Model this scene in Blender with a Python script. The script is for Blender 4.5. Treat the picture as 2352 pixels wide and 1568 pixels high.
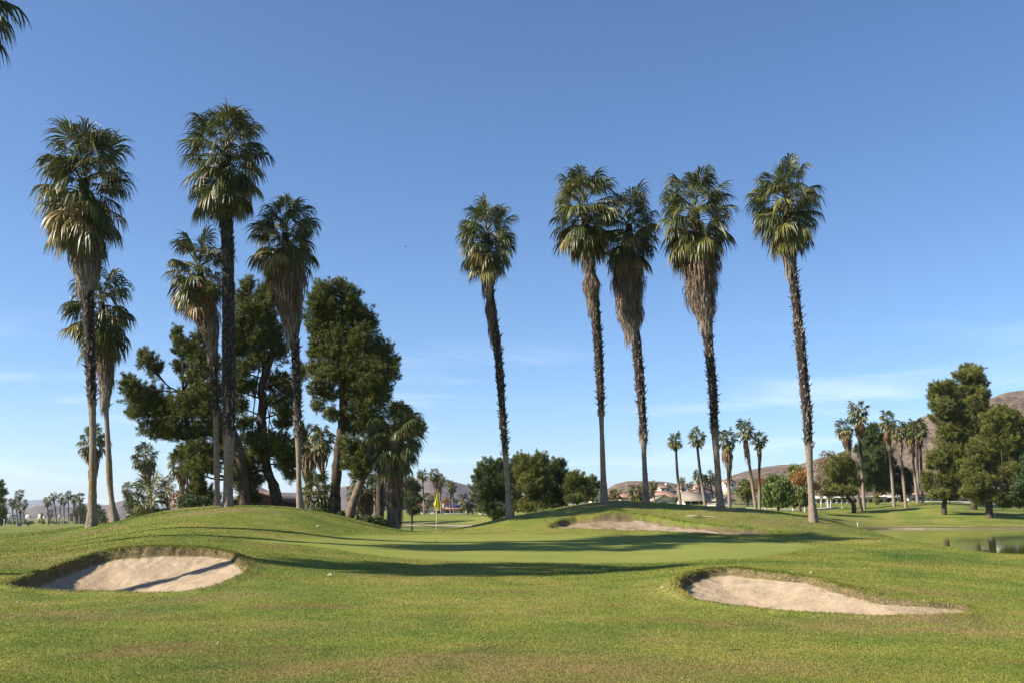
import bpy, math, random
import numpy as np
R = math.radians
for o in list(bpy.data.objects): bpy.data.objects.remove(o)

# ---------------------------------------------------------------- camera, sky, sun, exposure
EYE = 1.6
FPX, CXP, CYP = 2287.0, 1176.0, 784.0      # focal length and centre in reading units of the photo (2352 wide)
PITCH = math.atan((1188.0 - 784.0) / FPX)
SUN_EL, SUN_AZ = R(33), R(16)               # sun from the left, shadows fall right and slightly away
sc = bpy.context.scene
cam_d = bpy.data.cameras.new('camera'); cam = bpy.data.objects.new('camera', cam_d)
sc.collection.objects.link(cam); sc.camera = cam
cam_d.sensor_width = 36; cam_d.lens = FPX / 2352.0 * 36
cam_d.clip_start = 0.1; cam_d.clip_end = 60000
cam.location = (0, 0, EYE); cam.rotation_euler = (math.pi / 2 + PITCH, 0, 0)
sc.render.resolution_x = 1024; sc.render.resolution_y = 682

w = bpy.data.worlds.new("World"); sc.world = w; w.use_nodes = True
nt = w.node_tree; nt.nodes.clear()
def wn(t, **k):
    n = nt.nodes.new(t)
    for a, b in k.items(): setattr(n, a, b)
    return n
sky = wn('ShaderNodeTexSky', sky_type='NISHITA', sun_disc=False)
sky.sun_elevation = SUN_EL; sky.sun_rotation = math.pi * 1.5 - SUN_AZ
sky.air_density = 1.0; sky.dust_density = 0.2; sky.ozone_density = 4.0; sky.altitude = 1500
hs = wn('ShaderNodeHueSaturation'); hs.inputs['Saturation'].default_value = 1.06; hs.inputs['Value'].default_value = 1.12
tn = wn('ShaderNodeMix', data_type='RGBA', blend_type='MULTIPLY'); tn.inputs['Factor'].default_value = 1; tn.inputs['B'].default_value = (.93, .95, .99, 1)
nt.links.new(sky.outputs[0], hs.inputs['Color']); nt.links.new(hs.outputs[0], tn.inputs['A'])
tc = wn('ShaderNodeTexCoord'); sep = wn('ShaderNodeSeparateXYZ')
nt.links.new(tc.outputs['Generated'], sep.inputs[0])
mp = wn('ShaderNodeMapping'); mp.inputs['Scale'].default_value = (2.2, 2.2, 17); mp.inputs['Rotation'].default_value = (0, R(3), R(20)); mp.inputs['Location'].default_value = (3.1, .4, 1.7)
nt.links.new(tc.outputs['Generated'], mp.inputs[0])
no = wn('ShaderNodeTexNoise'); no.inputs['Scale'].default_value = 2.2; no.inputs['Detail'].default_value = 6; no.inputs['Roughness'].default_value = .55; no.inputs['Distortion'].default_value = .4
nt.links.new(mp.outputs[0], no.inputs['Vector'])
rmp = wn('ShaderNodeValToRGB'); rmp.color_ramp.elements[0].position = .50; rmp.color_ramp.elements[1].position = .78
nt.links.new(no.outputs['Fac'], rmp.inputs[0])
elr = wn('ShaderNodeValToRGB')                      # wisps only low in the sky
e = elr.color_ramp.elements; e[0].position = 0.0; e[0].color = (1, 1, 1, 1); e[1].position = .19; e[1].color = (0, 0, 0, 1)
e2 = e.new(.10); e2.color = (.8, .8, .8, 1)
nt.links.new(sep.outputs['Z'], elr.inputs[0])
mul = wn('ShaderNodeMath', operation='MULTIPLY'); nt.links.new(rmp.outputs[0], mul.inputs[0]); nt.links.new(elr.outputs[0], mul.inputs[1])
mul2 = wn('ShaderNodeMath', operation='MULTIPLY'); mul2.inputs[1].default_value = .5; nt.links.new(mul.outputs[0], mul2.inputs[0])
mixc = wn('ShaderNodeMix', data_type='RGBA'); mixc.inputs['B'].default_value = (9.4, 9.6, 10.6, 1)
nt.links.new(mul2.outputs[0], mixc.inputs['Factor']); nt.links.new(tn.outputs['Result'], mixc.inputs['A'])
bg = wn('ShaderNodeBackground'); bg.inputs['Strength'].default_value = 0.070
nt.links.new(mixc.outputs['Result'], bg.inputs[0])
wo = wn('ShaderNodeOutputWorld'); nt.links.new(bg.outputs[0], wo.inputs[0])

sl = bpy.data.lights.new('sun', 'SUN'); sl.energy = 4.5; sl.angle = R(.53); sl.color = (1, .93, .80)
so = bpy.data.objects.new('sun', sl); sc.collection.objects.link(so)
from mathutils import Vector
SH = Vector((math.cos(SUN_EL) * math.cos(SUN_AZ), math.cos(SUN_EL) * math.sin(SUN_AZ), -math.sin(SUN_EL)))
so.rotation_euler = SH.to_track_quat('-Z', 'Y').to_euler()
sc.view_settings.view_transform = 'Standard'; sc.view_settings.look = 'None'
sc.view_settings.exposure = 1.2; sc.view_settings.gamma = 1
try:
    sc.cycles.max_bounces = 6; sc.cycles.transparent_max_bounces = 6; sc.cycles.diffuse_bounces = 3
    sc.cycles.volume_bounces = 0
except Exception: pass

# ---------------------------------------------------------------- helpers
CP, SP = math.cos(PITCH), math.sin(PITCH)
def P(x, y, D):
    """world point seen at photo position x, y when it stands D metres ahead"""
    u = (x - CXP) / FPX; v = (CYP - y) / FPX
    den = CP - v * SP
    return np.array([u * D / den, D, EYE + D * (SP + v * CP) / den])
def M(px, D): return px * D / FPX        # size of px photo units at distance D

def new_mesh(name, V, faces, attrs=None, smooth=False, uv=None):
    me = bpy.data.meshes.new(name)
    V = np.asarray(V, dtype=np.float32).reshape(-1, 3)
    if not isinstance(faces, list): faces = [faces]
    faces = [np.asarray(f, dtype=np.int32) for f in faces if len(f)]
    me.vertices.add(len(V)); me.vertices.foreach_set('co', V.ravel())
    nl = sum(f.size for f in faces); nf = sum(len(f) for f in faces)
    me.loops.add(nl); me.loops.foreach_set('vertex_index', np.concatenate([f.ravel() for f in faces]))
    st = []; s = 0
    for f in faces:
        k = f.shape[1]; st.append(s + np.arange(len(f)) * k); s += f.size
    me.polygons.add(nf); me.polygons.foreach_set('loop_start', np.concatenate(st).astype(np.int32))
    if smooth: me.polygons.foreach_set('use_smooth', np.ones(nf, dtype=bool))
    me.update(calc_edges=True); me.validate()
    for k, a in (attrs or {}).items():
        at = me.attributes.new(k, 'FLOAT', 'POINT'); at.data.foreach_set('value', np.asarray(a, dtype=np.float32))
    return me
def link(name, me, mat=None, parent=None, loc=(0, 0, 0)):
    o = bpy.data.objects.new(name, me); sc.collection.objects.link(o)
    if me is not None and mat is not None: me.materials.append(mat)
    if parent is not None: o.parent = parent
    o.location = loc
    return o
def tag(o, label, cat, group=None, kind=None):
    if label: o['label'] = label
    if cat: o['category'] = cat
    if group: o['group'] = group
    if kind: o['kind'] = kind
    return o
def thing(name, label, cat, loc, group=None):
    return tag(link(name, None, loc=tuple(loc)), label, cat, group)

class MB:
    """collects pieces into one mesh"""
    def __init__(s): s.V = []; s.Q = []; s.T = []; s.A = []; s.n = 0
    def add(s, V, Q=None, T=None, a=0.0):
        V = np.asarray(V, float).reshape(-1, 3)
        s.V.append(V); s.A.append(np.full(len(V), a) if np.isscalar(a) else np.asarray(a, float))
        if Q is not None and len(Q): s.Q.append(np.asarray(Q) + s.n)
        if T is not None and len(T): s.T.append(np.asarray(T) + s.n)
        s.n += len(V)
    def box(s, x0, x1, y0, y1, z0, z1, a=0.0):
        V = [(x, y, z) for z in (z0, z1) for y in (y0, y1) for x in (x0, x1)]
        s.add(V, Q=[(0, 2, 3, 1), (4, 5, 7, 6), (0, 1, 5, 4), (2, 6, 7, 3), (0, 4, 6, 2), (1, 3, 7, 5)], a=a)
    def tube(s, pts, rad, n=8, a=0.0, cap=True):
        pts = np.asarray(pts, float); rad = np.broadcast_to(np.asarray(rad, float), (len(pts),))
        d = np.gradient(pts, axis=0); d /= np.linalg.norm(d, axis=1)[:, None] + 1e-9
        ref = np.array([0.0, 1.0, 0.0]) if abs(d[0][1]) < .9 else np.array([1.0, 0, 0])
        V = []
        th = np.arange(n) * 2 * math.pi / n
        for p, dd, r in zip(pts, d, rad):
            a1 = np.cross(dd, ref); a1 /= np.linalg.norm(a1) + 1e-9; a2 = np.cross(dd, a1)
            V.append(p + r * (np.cos(th)[:, None] * a1 + np.sin(th)[:, None] * a2))
        V = np.concatenate(V); m = len(pts)
        i = np.arange(m - 1)[:, None] * n; j = np.arange(n)[None]; j2 = (j + 1) % n
        Q = np.stack([i + j, i + j2, i + n + j2, i + n + j], -1).reshape(-1, 4)
        T = []
        if cap:
            V = np.vstack([V, pts[:1], pts[-1:]]); c0 = m * n; c1 = c0 + 1
            T = [(c0, (k + 1) % n, k) for k in range(n)] + [(c1, (m - 1) * n + k, (m - 1) * n + (k + 1) % n) for k in range(n)]
        s.add(V, Q=Q, T=T, a=a)
    def build(s, name, mat, parent=None, org=(0, 0, 0), smooth=False, attr='tint', loc=(0, 0, 0)):
        V = np.concatenate(s.V) - np.asarray(org, float)
        fs = []
        if s.Q: fs.append(np.concatenate(s.Q))
        if s.T: fs.append(np.concatenate(s.T))
        me = new_mesh(name, V, fs, {attr: np.concatenate(s.A)}, smooth)
        return link(name, me, mat, parent, loc)

# ---------------------------------------------------------------- materials
class NT:
    def __init__(s, name):
        s.m = bpy.data.materials.new(name); s.m.use_nodes = True; s.t = s.m.node_tree; s.t.nodes.clear()
        s.out = s.t.nodes.new('ShaderNodeOutputMaterial'); s.b = s.t.nodes.new('ShaderNodeBsdfPrincipled')
        s.t.links.new(s.b.outputs[0], s.out.inputs[0])
    def n(s, t, **k):
        nd = s.t.nodes.new(t)
        for a, b in k.items(): setattr(nd, a, b)
        return nd
    def l(s, a, b): s.t.links.new(a, b)
    def val(s, x, inp):
        if isinstance(x, (int, float)): inp.default_value = x
        elif isinstance(x, tuple): inp.default_value = (*x, 1) if len(x) == 3 else x
        else: s.l(x, inp)
    def noise(s, scale, detail=3, rough=.5, vec=None, dist=0):
        nd = s.n('ShaderNodeTexNoise'); nd.inputs['Scale'].default_value = scale; nd.inputs['Detail'].default_value = detail
        nd.inputs['Roughness'].default_value = rough; nd.inputs['Distortion'].default_value = dist
        s.l(vec if vec is not None else s.pos(), nd.inputs['Vector']); return nd.outputs['Fac']
    def pos(s):
        if not hasattr(s, '_p'): s._p = s.n('ShaderNodeNewGeometry').outputs['Position']
        return s._p
    def mapv(s, scale=(1, 1, 1), rot=(0, 0, 0)):
        m = s.n('ShaderNodeMapping'); m.inputs['Scale'].default_value = scale; m.inputs['Rotation'].default_value = rot
        s.l(s.pos(), m.inputs[0]); return m.outputs[0]
    def ramp(s, f, stops):
        r = s.n('ShaderNodeValToRGB'); e = r.color_ramp.elements
        while len(e) < len(stops): e.new(.5)
        for k, (p, c) in enumerate(stops):
            e[k].position = p; e[k].color = (*c, 1) if isinstance(c, tuple) else (c, c, c, 1)
        s.l(f, r.inputs[0]); return r.outputs[0]
    def mix(s, f, a, b, blend='MIX'):
        m = s.n('ShaderNodeMix', data_type='RGBA', blend_type=blend)
        s.val(f, m.inputs['Factor']); s.val(a, m.inputs['A']); s.val(b, m.inputs['B']); return m.outputs['Result']
    def math(s, op, a, b=0.0, clamp=False):
        m = s.n('ShaderNodeMath', operation=op, use_clamp=clamp); s.val(a, m.inputs[0]); s.val(b, m.inputs[1]); return m.outputs[0]
    def attr(s, name): return s.n('ShaderNodeAttribute', attribute_name=name).outputs['Fac']
    def rnd(s): return s.n('ShaderNodeObjectInfo').outputs['Random']
    def bump(s, h, strength=.5, dist=.05):
        b = s.n('ShaderNodeBump'); b.inputs['Strength'].default_value = strength; b.inputs['Distance'].default_value = dist
        s.l(h, b.inputs['Height']); s.l(b.outputs[0], s.b.inputs['Normal'])
    def fin(s, col, rough=.8, spec=.3, sss=None):
        s.val(col, s.b.inputs['Base Color']); s.val(rough, s.b.inputs['Roughness']); s.b.inputs['Specular IOR Level'].default_value = spec
        return s.m
def translucent(t, col, f):
    tr = t.n('ShaderNodeBsdfTranslucent'); t.val(col, tr.inputs[0]); ms = t.n('ShaderNodeMixShader'); ms.inputs[0].default_value = f
    t.l(t.b.outputs[0], ms.inputs[1]); t.l(tr.outputs[0], ms.inputs[2]); t.l(ms.outputs[0], t.out.inputs[0])

def mat_plain(name, c, rough=.7, spec=.3, var=.15, scale=3.0):
    t = NT(name); n = t.noise(scale, 4); c2 = tuple(x * (1 - var) for x in c); c3 = tuple(min(1, x * (1 + var)) for x in c)
    return t.fin(t.ramp(n, [(.3, c2), (.7, c3)]), rough, spec)

# ground: grass, putting green, sand, soil, dry straw by attributes
def make_ground_mat():
    t = NT('grass_and_sand')
    big = t.noise(.16, 4, .55, t.mapv((1, 1.0, 1), (0, 0, .4)), .5); mid = t.noise(.75, 5, .6); fine = t.noise(24, 3, .7, t.mapv((1, .55, 1))); ff = t.noise(70, 2, .7)
    fwide = t.noise(4.5, 4, .65)
    f = t.math('ADD', t.math('MULTIPLY', big, .5), t.math('ADD', t.math('MULTIPLY', mid, .32), t.math('MULTIPLY', fwide, .18)))
    g = t.ramp(f, [(.36, (.075, .125, .018)), (.44, (.125, .165, .024)), (.52, (.185, .205, .034)), (.62, (.27, .235, .058))])
    br = t.noise(.55, 5, .65, t.mapv((.6, 1.4, 1)), .8)
    brf = t.ramp(br, [(.54, 0.0), (.68, 1.0)])
    g = t.mix(t.math('MULTIPLY', brf, .65), g, (.19, .12, .045))
    g = t.mix(t.attr('dry'), g, t.mix(t.noise(3.0, 5, .7), (.17, .125, .05), (.27, .21, .085)))
    lo = t.ramp(fine, [(.30, .38), (.50, 1.0), (.72, 1.6)]); lo2 = t.ramp(ff, [(.32, .6), (.68, 1.38)])
    gf = t.mix(1.0, t.mix(1.0, g, lo, 'MULTIPLY'), lo2, 'MULTIPLY')
    # short putting turf
    gr = t.ramp(t.noise(.5, 3, .5, t.mapv((.4, 1.6, 1))), [(.3, (.19, .215, .040)), (.7, (.235, .24, .050))])
    gr = t.mix(1.0, gr, t.ramp(ff, [(.3, .86), (.7, 1.14)]), 'MULTIPLY')
    c = t.mix(t.attr('green'), gf, gr)
    # straw and soil of bunker faces
    sn = t.noise(22, 5, .75, t.mapv((1.6, 1.6, .7)))
    soil = t.ramp(sn, [(.30, (.030, .022, .012)), (.45, (.10, .072, .038)), (.58, (.22, .16, .085)), (.74, (.46, .35, .21))])
    sg = t.math('MULTIPLY', t.attr('soil'), t.ramp(t.noise(3.5, 5, .75), [(.42, 1.0), (.66, .80)]))
    c = t.mix(sg, c, soil)
    s1 = t.noise(1.6, 4, .6); s2 = t.noise(34, 4, .75); s3 = t.noise(7.0, 3, .6, t.mapv((1, .6, 1)))
    sand = t.ramp(s1, [(.3, (.335, .250, .160)), (.7, (.46, .345, .230))])
    sand = t.mix(1.0, sand, t.ramp(s2, [(.28, .62), (.5, 1.0), (.8, 1.15)]), 'MULTIPLY')
    sand = t.mix(t.ramp(t.noise(9, 3, .7), [(.66, 0.0), (.72, .6)]), sand, (.15, .10, .065))
    c = t.mix(t.attr('sand'), c, sand)
    wet = t.attr('mud'); c = t.mix(wet, c, (.10, .075, .04))
    nog = t.math('SUBTRACT', 1.0, t.attr('green'), True)
    hh = t.math('ADD', t.math('MULTIPLY', fine, t.math('MULTIPLY', nog, .9)), t.math('MULTIPLY', t.math('ADD', ff, t.math('MULTIPLY', s3, t.attr('sand'))), .5))
    t.bump(hh, .9, .035)
    return t.fin(c, .85, .12)
M_GROUND = make_ground_mat()

def make_leaf_mat():
    t = NT('palm_leaf'); a = t.attr('tint')
    c = t.ramp(a, [(0.0, (.030, .043, .010)), (.22, (.080, .092, .018)), (.42, (.185, .165, .036)), (.58, (.28, .215, .07)), (.72, (.28, .185, .085)), (1.0, (.22, .115, .05))])
    c = t.mix(.6, c, t.ramp(t.noise(7, 3, .6), [(.3, .55), (.7, 1.35)]), 'MULTIPLY')
    t.fin(c, .46, .45); translucent(t, c, .18); return t.m
M_LEAF = make_leaf_mat()
def make_skirt_mat():
    t = NT('dead_frond'); a = t.attr('tint')
    c = t.ramp(a, [(0.0, (.22, .11, .045)), (.25, (.165, .10, .055)), (.5, (.145, .105, .068)), (.8, (.22, .17, .125)), (1.0, (.37, .305, .245))])
    c = t.mix(.85, c, t.ramp(t.noise(9, 4, .7, t.mapv((1, 1, .18))), [(.34, .30), (.5, .9), (.66, 1.5)]), 'MULTIPLY')
    return t.fin(c, .7, .35)
M_SKIRT = make_skirt_mat()
def make_trunk_mat():
    t = NT('palm_trunk'); z = t.attr('tint'); li = t.attr('lichen')
    n1 = t.noise(5, 4, .6); n2 = t.noise(22, 4, .7, t.mapv((1, 1, .25)))
    smooth = t.ramp(n2, [(.28, (.115, .085, .062)), (.5, (.245, .190, .142)), (.75, (.38, .31, .24))])
    smooth = t.mix(t.math('MULTIPLY', li, t.ramp(n1, [(.38, 0.0), (.58, .9)])), smooth, (.20, .12, .025))
    n3 = t.noise(14, 4, .7)
    rough = t.ramp(n3, [(.35, (.014, .011, .009)), (.54, (.040, .031, .025)), (.72, (.15, .122, .10))])
    c = t.mix(z, smooth, rough)
    t.bump(t.math('ADD', n2, t.math('MULTIPLY', n3, z)), 1.0, .06)
    return t.fin(c, .85, .25)
M_TRUNK = make_trunk_mat()
def make_stub_mat():
    t = NT('leaf_stub'); n3 = t.noise(9, 4, .7)
    a = t.attr('tint')
    dark = t.ramp(n3, [(.35, (.018, .013, .010)), (.57, (.050, .038, .030)), (.74, (.20, .16, .125))])
    pale = t.ramp(n3, [(.32, (.075, .055, .042)), (.5, (.25, .20, .155)), (.7, (.44, .375, .305))])
    return t.fin(t.mix(a, dark, pale), .75, .3)
M_STUB = make_stub_mat()
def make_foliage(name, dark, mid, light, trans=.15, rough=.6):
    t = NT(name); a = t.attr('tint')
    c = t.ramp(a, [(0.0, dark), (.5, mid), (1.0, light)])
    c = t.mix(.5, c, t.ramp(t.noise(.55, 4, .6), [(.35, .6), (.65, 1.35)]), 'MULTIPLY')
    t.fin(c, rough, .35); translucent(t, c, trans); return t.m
M_PINE = make_foliage('pine_needles', (.040, .060, .015), (.140, .158, .034), (.28, .26, .062))
M_PINE_FAR = make_foliage('pine_needles_bluish', (.032, .050, .018), (.095, .125, .034), (.20, .205, .06))
M_PINE_YEL = make_foliage('pine_needles_olive', (.060, .076, .016), (.165, .175, .034), (.30, .27, .06))
M_BROAD = make_foliage('shrub_leaves', (.018, .035, .010), (.045, .075, .018), (.110, .135, .035))
M_WILLOW = make_foliage('pepper_tree_leaves', (.045, .075, .015), (.115, .155, .028), (.190, .220, .050), .25)
M_AUTUMN = make_foliage('autumn_leaves', (.16, .075, .022), (.34, .16, .045), (.48, .25, .085), .25)
M_BRONZE = make_foliage('thin_bronze_leaves', (.13, .095, .055), (.24, .175, .095), (.36, .27, .16), .2)
def make_bark():
    t = NT('bark'); n = t.noise(6, 5, .7, t.mapv((1, 1, .3)))
    c = t.ramp(n, [(.3, (.028, .020, .014)), (.55, (.085, .060, .045)), (.75, (.20, .15, .115))]); t.bump(n, .9, .08); return t.fin(c, .9, .2)
M_BARK = make_bark()
M_BARK_PALE = mat_plain('pale_bark', (.42, .37, .31), .8, .2, .3, 4)

# ---------------------------------------------------------------- terrain height: thin-plate surface through surveyed points
# (photo column, metres ahead, photo row of the ground there)
CTRL = []
def prof(x, *dy):
    for D, y in dy: CTRL.append((x, D, y))
for x in (-700, -300, 60, 400, 750, 1176, 1600, 2000, 2352, 2700, 3100):
    prof(x, (7, 1711), (9, 1594), (12, 1491), (16, 1410))
prof(-500, (22, 1330), (30, 1282), (40, 1250), (60, 1232), (100, 1215), (200, 1203))
prof(0, (21, 1345), (24, 1308), (30, 1272), (38, 1247), (46, 1233), (60, 1228), (80, 1219), (110, 1213), (200, 1206), (330, 1204), (520, 1203))
prof(120, (21, 1358), (25, 1299), (31, 1262), (38, 1240), (44, 1222), (52, 1214), (65, 1222), (80, 1217))
prof(250, (20, 1361), (26, 1266), (31, 1244), (37, 1222), (43, 1201), (47, 1200), (55, 1203), (70, 1212), (90, 1210), (200, 1204), (330, 1203), (520, 1202))
prof(400, (20, 1361), (26.4, 1257), (31, 1236), (36, 1207), (42, 1183), (46, 1171), (50, 1170), (60, 1182), (80, 1196), (200, 1200))
prof(523, (20, 1352), (25.6, 1270), (29, 1257), (33, 1233), (37, 1205), (43, 1169), (46, 1162), (50, 1162), (60, 1176), (80, 1190), (200, 1196))
prof(690, (20, 1352), (26, 1290), (30, 1266), (34, 1244), (38, 1214), (43, 1182), (47, 1168), (51, 1170), (60, 1180), (80, 1192))
prof(800, (21, 1346), (28, 1288), (33, 1258), (38, 1231), (43, 1208), (48, 1190), (52, 1187), (60, 1192), (80, 1197), (200, 1196))
prof(900, (21, 1348), (28, 1294), (33, 1263), (38, 1238), (43, 1225), (48, 1214), (52, 1213), (60, 1222))
prof(1030, (14, 1446), (21, 1349), (28, 1300), (33, 1268), (38, 1245), (42, 1227), (46, 1220), (50, 1217), (58, 1235), (66, 1262), (80, 1253), (120, 1235), (170, 1216), (182, 1207), (190, 1200), (215, 1184), (240, 1180), (400, 1172), (600, 1168))
prof(1176, (14, 1446), (21, 1350), (28, 1302), (33, 1270), (38, 1246), (42, 1228), (45, 1213), (48, 1189), (51, 1186), (60, 1202), (75, 1206), (110, 1200), (180, 1188), (240, 1180), (600, 1168))
prof(1300, (14, 1446), (21, 1351), (28, 1304), (33, 1272), (38, 1248), (42, 1228), (44, 1214), (48, 1184), (52, 1164), (56, 1164), (75, 1180), (110, 1176), (240, 1168), (600, 1160))
prof(1400, (42, 1229), (44, 1213), (48, 1176), (53, 1150), (57, 1151), (75, 1166), (110, 1162), (250, 1152), (600, 1150))
prof(1500, (15.5, 1418), (20, 1358), (28, 1304), (33, 1272), (38, 1248), (42, 1231), (44, 1216), (48, 1181), (54, 1153), (58, 1155), (75, 1168), (110, 1164), (250, 1154), (600, 1150))
prof(1640, (14.5, 1435), (17.5, 1385), (22, 1309), (25, 1299), (30, 1284), (36, 1255), (42, 1229), (45, 1205), (49, 1178), (54, 1163), (58, 1167), (75, 1178), (110, 1170), (250, 1156))
prof(1750, (14.5, 1435), (16.8, 1397), (21, 1317), (25, 1299), (31, 1279), (37, 1254), (42, 1229), (46, 1203), (51, 1176), (56, 1170), (62, 1176), (85, 1180), (120, 1173), (170, 1162), (250, 1157))
prof(1868, (14.5, 1435), (16.2, 1408), (19.3, 1336), (25, 1301), (31, 1277), (37, 1254), (42, 1235), (46, 1213), (50, 1193), (54, 1189), (62, 1196), (85, 1194), (120, 1178), (170, 1162), (250, 1155))
prof(1990, (15.5, 1417), (17.5, 1364), (21, 1330), (26, 1299), (32, 1275), (38, 1252), (43, 1233), (47, 1219), (52, 1216), (60, 1235), (75, 1248), (100, 1232), (118, 1216), (124, 1211), (145, 1195), (170, 1167), (200, 1154), (260, 1151), (600, 1140))
prof(2150, (15, 1422), (16.6, 1386), (20, 1345), (26, 1303), (32, 1276), (38, 1253), (42, 1246), (48, 1258), (58, 1262), (75, 1246), (100, 1230), (118, 1217), (124, 1212), (145, 1190), (165, 1158), (180, 1152), (200, 1154), (260, 1150), (600, 1135))
prof(2270, (15.5, 1418), (20, 1352), (26, 1308), (32, 1280), (37, 1264), (43, 1280), (55, 1266), (100, 1232), (118, 1217), (124, 1212), (145, 1190), (165, 1166), (200, 1158), (260, 1150))
prof(2370, (15.5, 1418), (20, 1357), (26, 1312), (31, 1286), (35, 1269), (41, 1292), (55, 1272), (100, 1234), (118, 1218), (124, 1213), (145, 1192), (165, 1170), (200, 1160), (260, 1150), (600, 1130))
prof(2900, (22, 1345), (35, 1290), (50, 1270), (100, 1230), (124, 1213), (165, 1170), (260, 1150), (600, 1125))
WATER_Z = EYE - 1.36
TH_MAX = R(40)
def warp(X, Y):
    r = np.hypot(X, Y); th = np.clip(np.arctan2(X, Y), -TH_MAX, TH_MAX)
    return np.stack([th * 5.4, 3.0 * np.log(np.clip(r, 7.5, 600))], -1)
_c = np.array([P(x, y, D) for x, D, y in CTRL])
_q = warp(_c[:, 0], _c[:, 1]); _n = len(_q)
def _phi(d2): return .5 * d2 * np.log(d2 + 1e-12)
_d2 = ((_q[:, None] - _q[None]) ** 2).sum(-1)
_A = np.zeros((_n + 3, _n + 3)); _A[:_n, :_n] = _phi(_d2) + np.eye(_n) * 2e-3
_A[:_n, _n] = 1; _A[:_n, _n + 1:] = _q; _A[_n, :_n] = 1; _A[_n + 1:, :_n] = _q.T
_w = np.linalg.solve(_A, np.concatenate([(_c[:, 2]-EYE) / np.maximum(_c[:, 1], 1) ** .5, np.zeros(3)]))
def H0(X, Y):
    """smooth ground height"""
    X = np.asarray(X, float); Y = np.asarray(Y, float); shp = X.shape
    X = X.ravel(); Y = Y.ravel(); out = np.empty(X.size)
    for s in range(0, X.size, 20000):
        q = warp(X[s:s + 20000], Y[s:s + 20000])
        d2 = ((q[:, None] - _q[None]) ** 2).sum(-1)
        r = np.clip(np.hypot(X[s:s + 20000], Y[s:s + 20000]), 7.5, 600)
        out[s:s + 20000] = EYE + (_phi(d2) @ _w[:_n] + _w[_n] + q @ _w[_n + 1:]) * r ** .5
    return out.reshape(shp)
_r0 = None
def hit(x, y, D0=9.0, D1=500.0, f=None):
    """where the sight line through photo position x, y meets the ground"""
    D = np.exp(np.linspace(math.log(D0), math.log(D1), 900))
    pts = np.stack([P(x, y, d) for d in D]); g = H0(pts[:, 0], pts[:, 1]) - pts[:, 2]
    k = np.argmax(g > 0)
    if not (g > 0).any(): return pts[-1]
    if k == 0: return pts[0]
    t = g[k - 1] / (g[k - 1] - g[k]); return pts[k - 1] + (pts[k] - pts[k - 1]) * t

def smooth_poly(pts, sub=6):
    pts = np.asarray(pts, float); n = len(pts); out = []
    for i in range(n):
        p0, p1, p2, p3 = pts[i - 1], pts[i], pts[(i + 1) % n], pts[(i + 2) % n]
        for k in range(sub):
            t = k / sub
            out.append(.5 * ((2 * p1) + (-p0 + p2) * t + (2 * p0 - 5 * p1 + 4 * p2 - p3) * t * t + (-p0 + 3 * p1 - 3 * p2 + p3) * t ** 3))
    return np.array(out)
def sdf(poly, X, Y):
    """signed distance, positive inside"""
    A = poly; B = np.roll(poly, -1, 0); best = np.full(X.shape, 1e9); inside = np.zeros(X.shape, bool)
    for (ax, ay), (bx, by) in zip(A, B):
        dx, dy = bx - ax, by - ay; L = dx * dx + dy * dy + 1e-12
        t = np.clip(((X - ax) * dx + (Y - ay) * dy) / L, 0, 1)
        best = np.minimum(best, (X - ax - t * dx) ** 2 + (Y - ay - t * dy) ** 2)
        c = ((ay > Y) != (by > Y)) & (X < (bx - ax) * (Y - ay) / (by - ay + 1e-12) + ax)
        inside ^= c
    return np.where(inside, 1, -1) * np.sqrt(best)
def vnoise(X, Y, s, seed=0):
    """cheap smooth value noise"""
    x = X / s + seed * 17.3; y = Y / s + seed * 9.1
    xi = np.floor(x).astype(np.int64); yi = np.floor(y).astype(np.int64); fx = x - xi; fy = y - yi
    fx = fx * fx * (3 - 2 * fx); fy = fy * fy * (3 - 2 * fy)
    def h(a, b):
        n = (a * 374761393 + b * 668265263 + seed * 144665) & 0x7fffffff
        n = ((n ^ (n >> 13)) * 1274126177) & 0x7fffffff
        return (n ^ (n >> 16)) % 10007 / 10007.0
    return (h(xi, yi) * (1 - fx) + h(xi + 1, yi) * fx) * (1 - fy) + (h(xi, yi + 1) * (1 - fx) + h(xi + 1, yi + 1) * fx) * fy - .5

B_LEFT = [(15, 1341), (60, 1325), (110, 1306), (160, 1289), (220, 1271), (260, 1263), (320, 1258), (400, 1257), (470, 1261), (520, 1267), (545, 1276), (562, 1290), (573, 1303), (560, 1318), (530, 1331), (490, 1345), (440, 1356), (380, 1360), (300, 1361), (200, 1360), (120, 1358), (60, 1353), (25, 1348)]
B_RIGHT = [(1558, 1350), (1562, 1335), (1580, 1321), (1620, 1309), (1680, 1306), (1740, 1314), (1810, 1324), (1870, 1332), (1930, 1348), (2000, 1366), (2080, 1378), (2150, 1385), (2205, 1391), (2235, 1402), (2215, 1409), (2150, 1413), (2050, 1414), (1900, 1409), (1780, 1400), (1680, 1390), (1610, 1380), (1575, 1367)]
B_BACK = [(1261, 1210), (1272, 1197), (1310, 1186), (1370, 1180), (1440, 1178), (1500, 1184), (1560, 1195), (1640, 1205), (1720, 1212), (1800, 1218), (1870, 1223), (1800, 1227), (1700, 1228), (1600, 1223), (1520, 1220), (1400, 1216), (1310, 1213)]
GREEN = [(572, 1241), (640, 1238), (760, 1232), (900, 1228), (1050, 1226), (1250, 1226), (1450, 1230), (1620, 1236), (1780, 1243), (1860, 1252), (1830, 1264), (1740, 1276), (1600, 1285), (1400, 1291), (1150, 1291), (1000, 1287), (900, 1279), (830, 1270), (760, 1259), (680, 1250)]
def poly_world(pp, sub=6):
    return smooth_poly(np.array([hit(x, y)[:2] for x, y in pp]), sub)
PL, PR, PB, PG = poly_world(B_LEFT), poly_world(B_RIGHT), poly_world(B_BACK), poly_world(GREEN)

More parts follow.
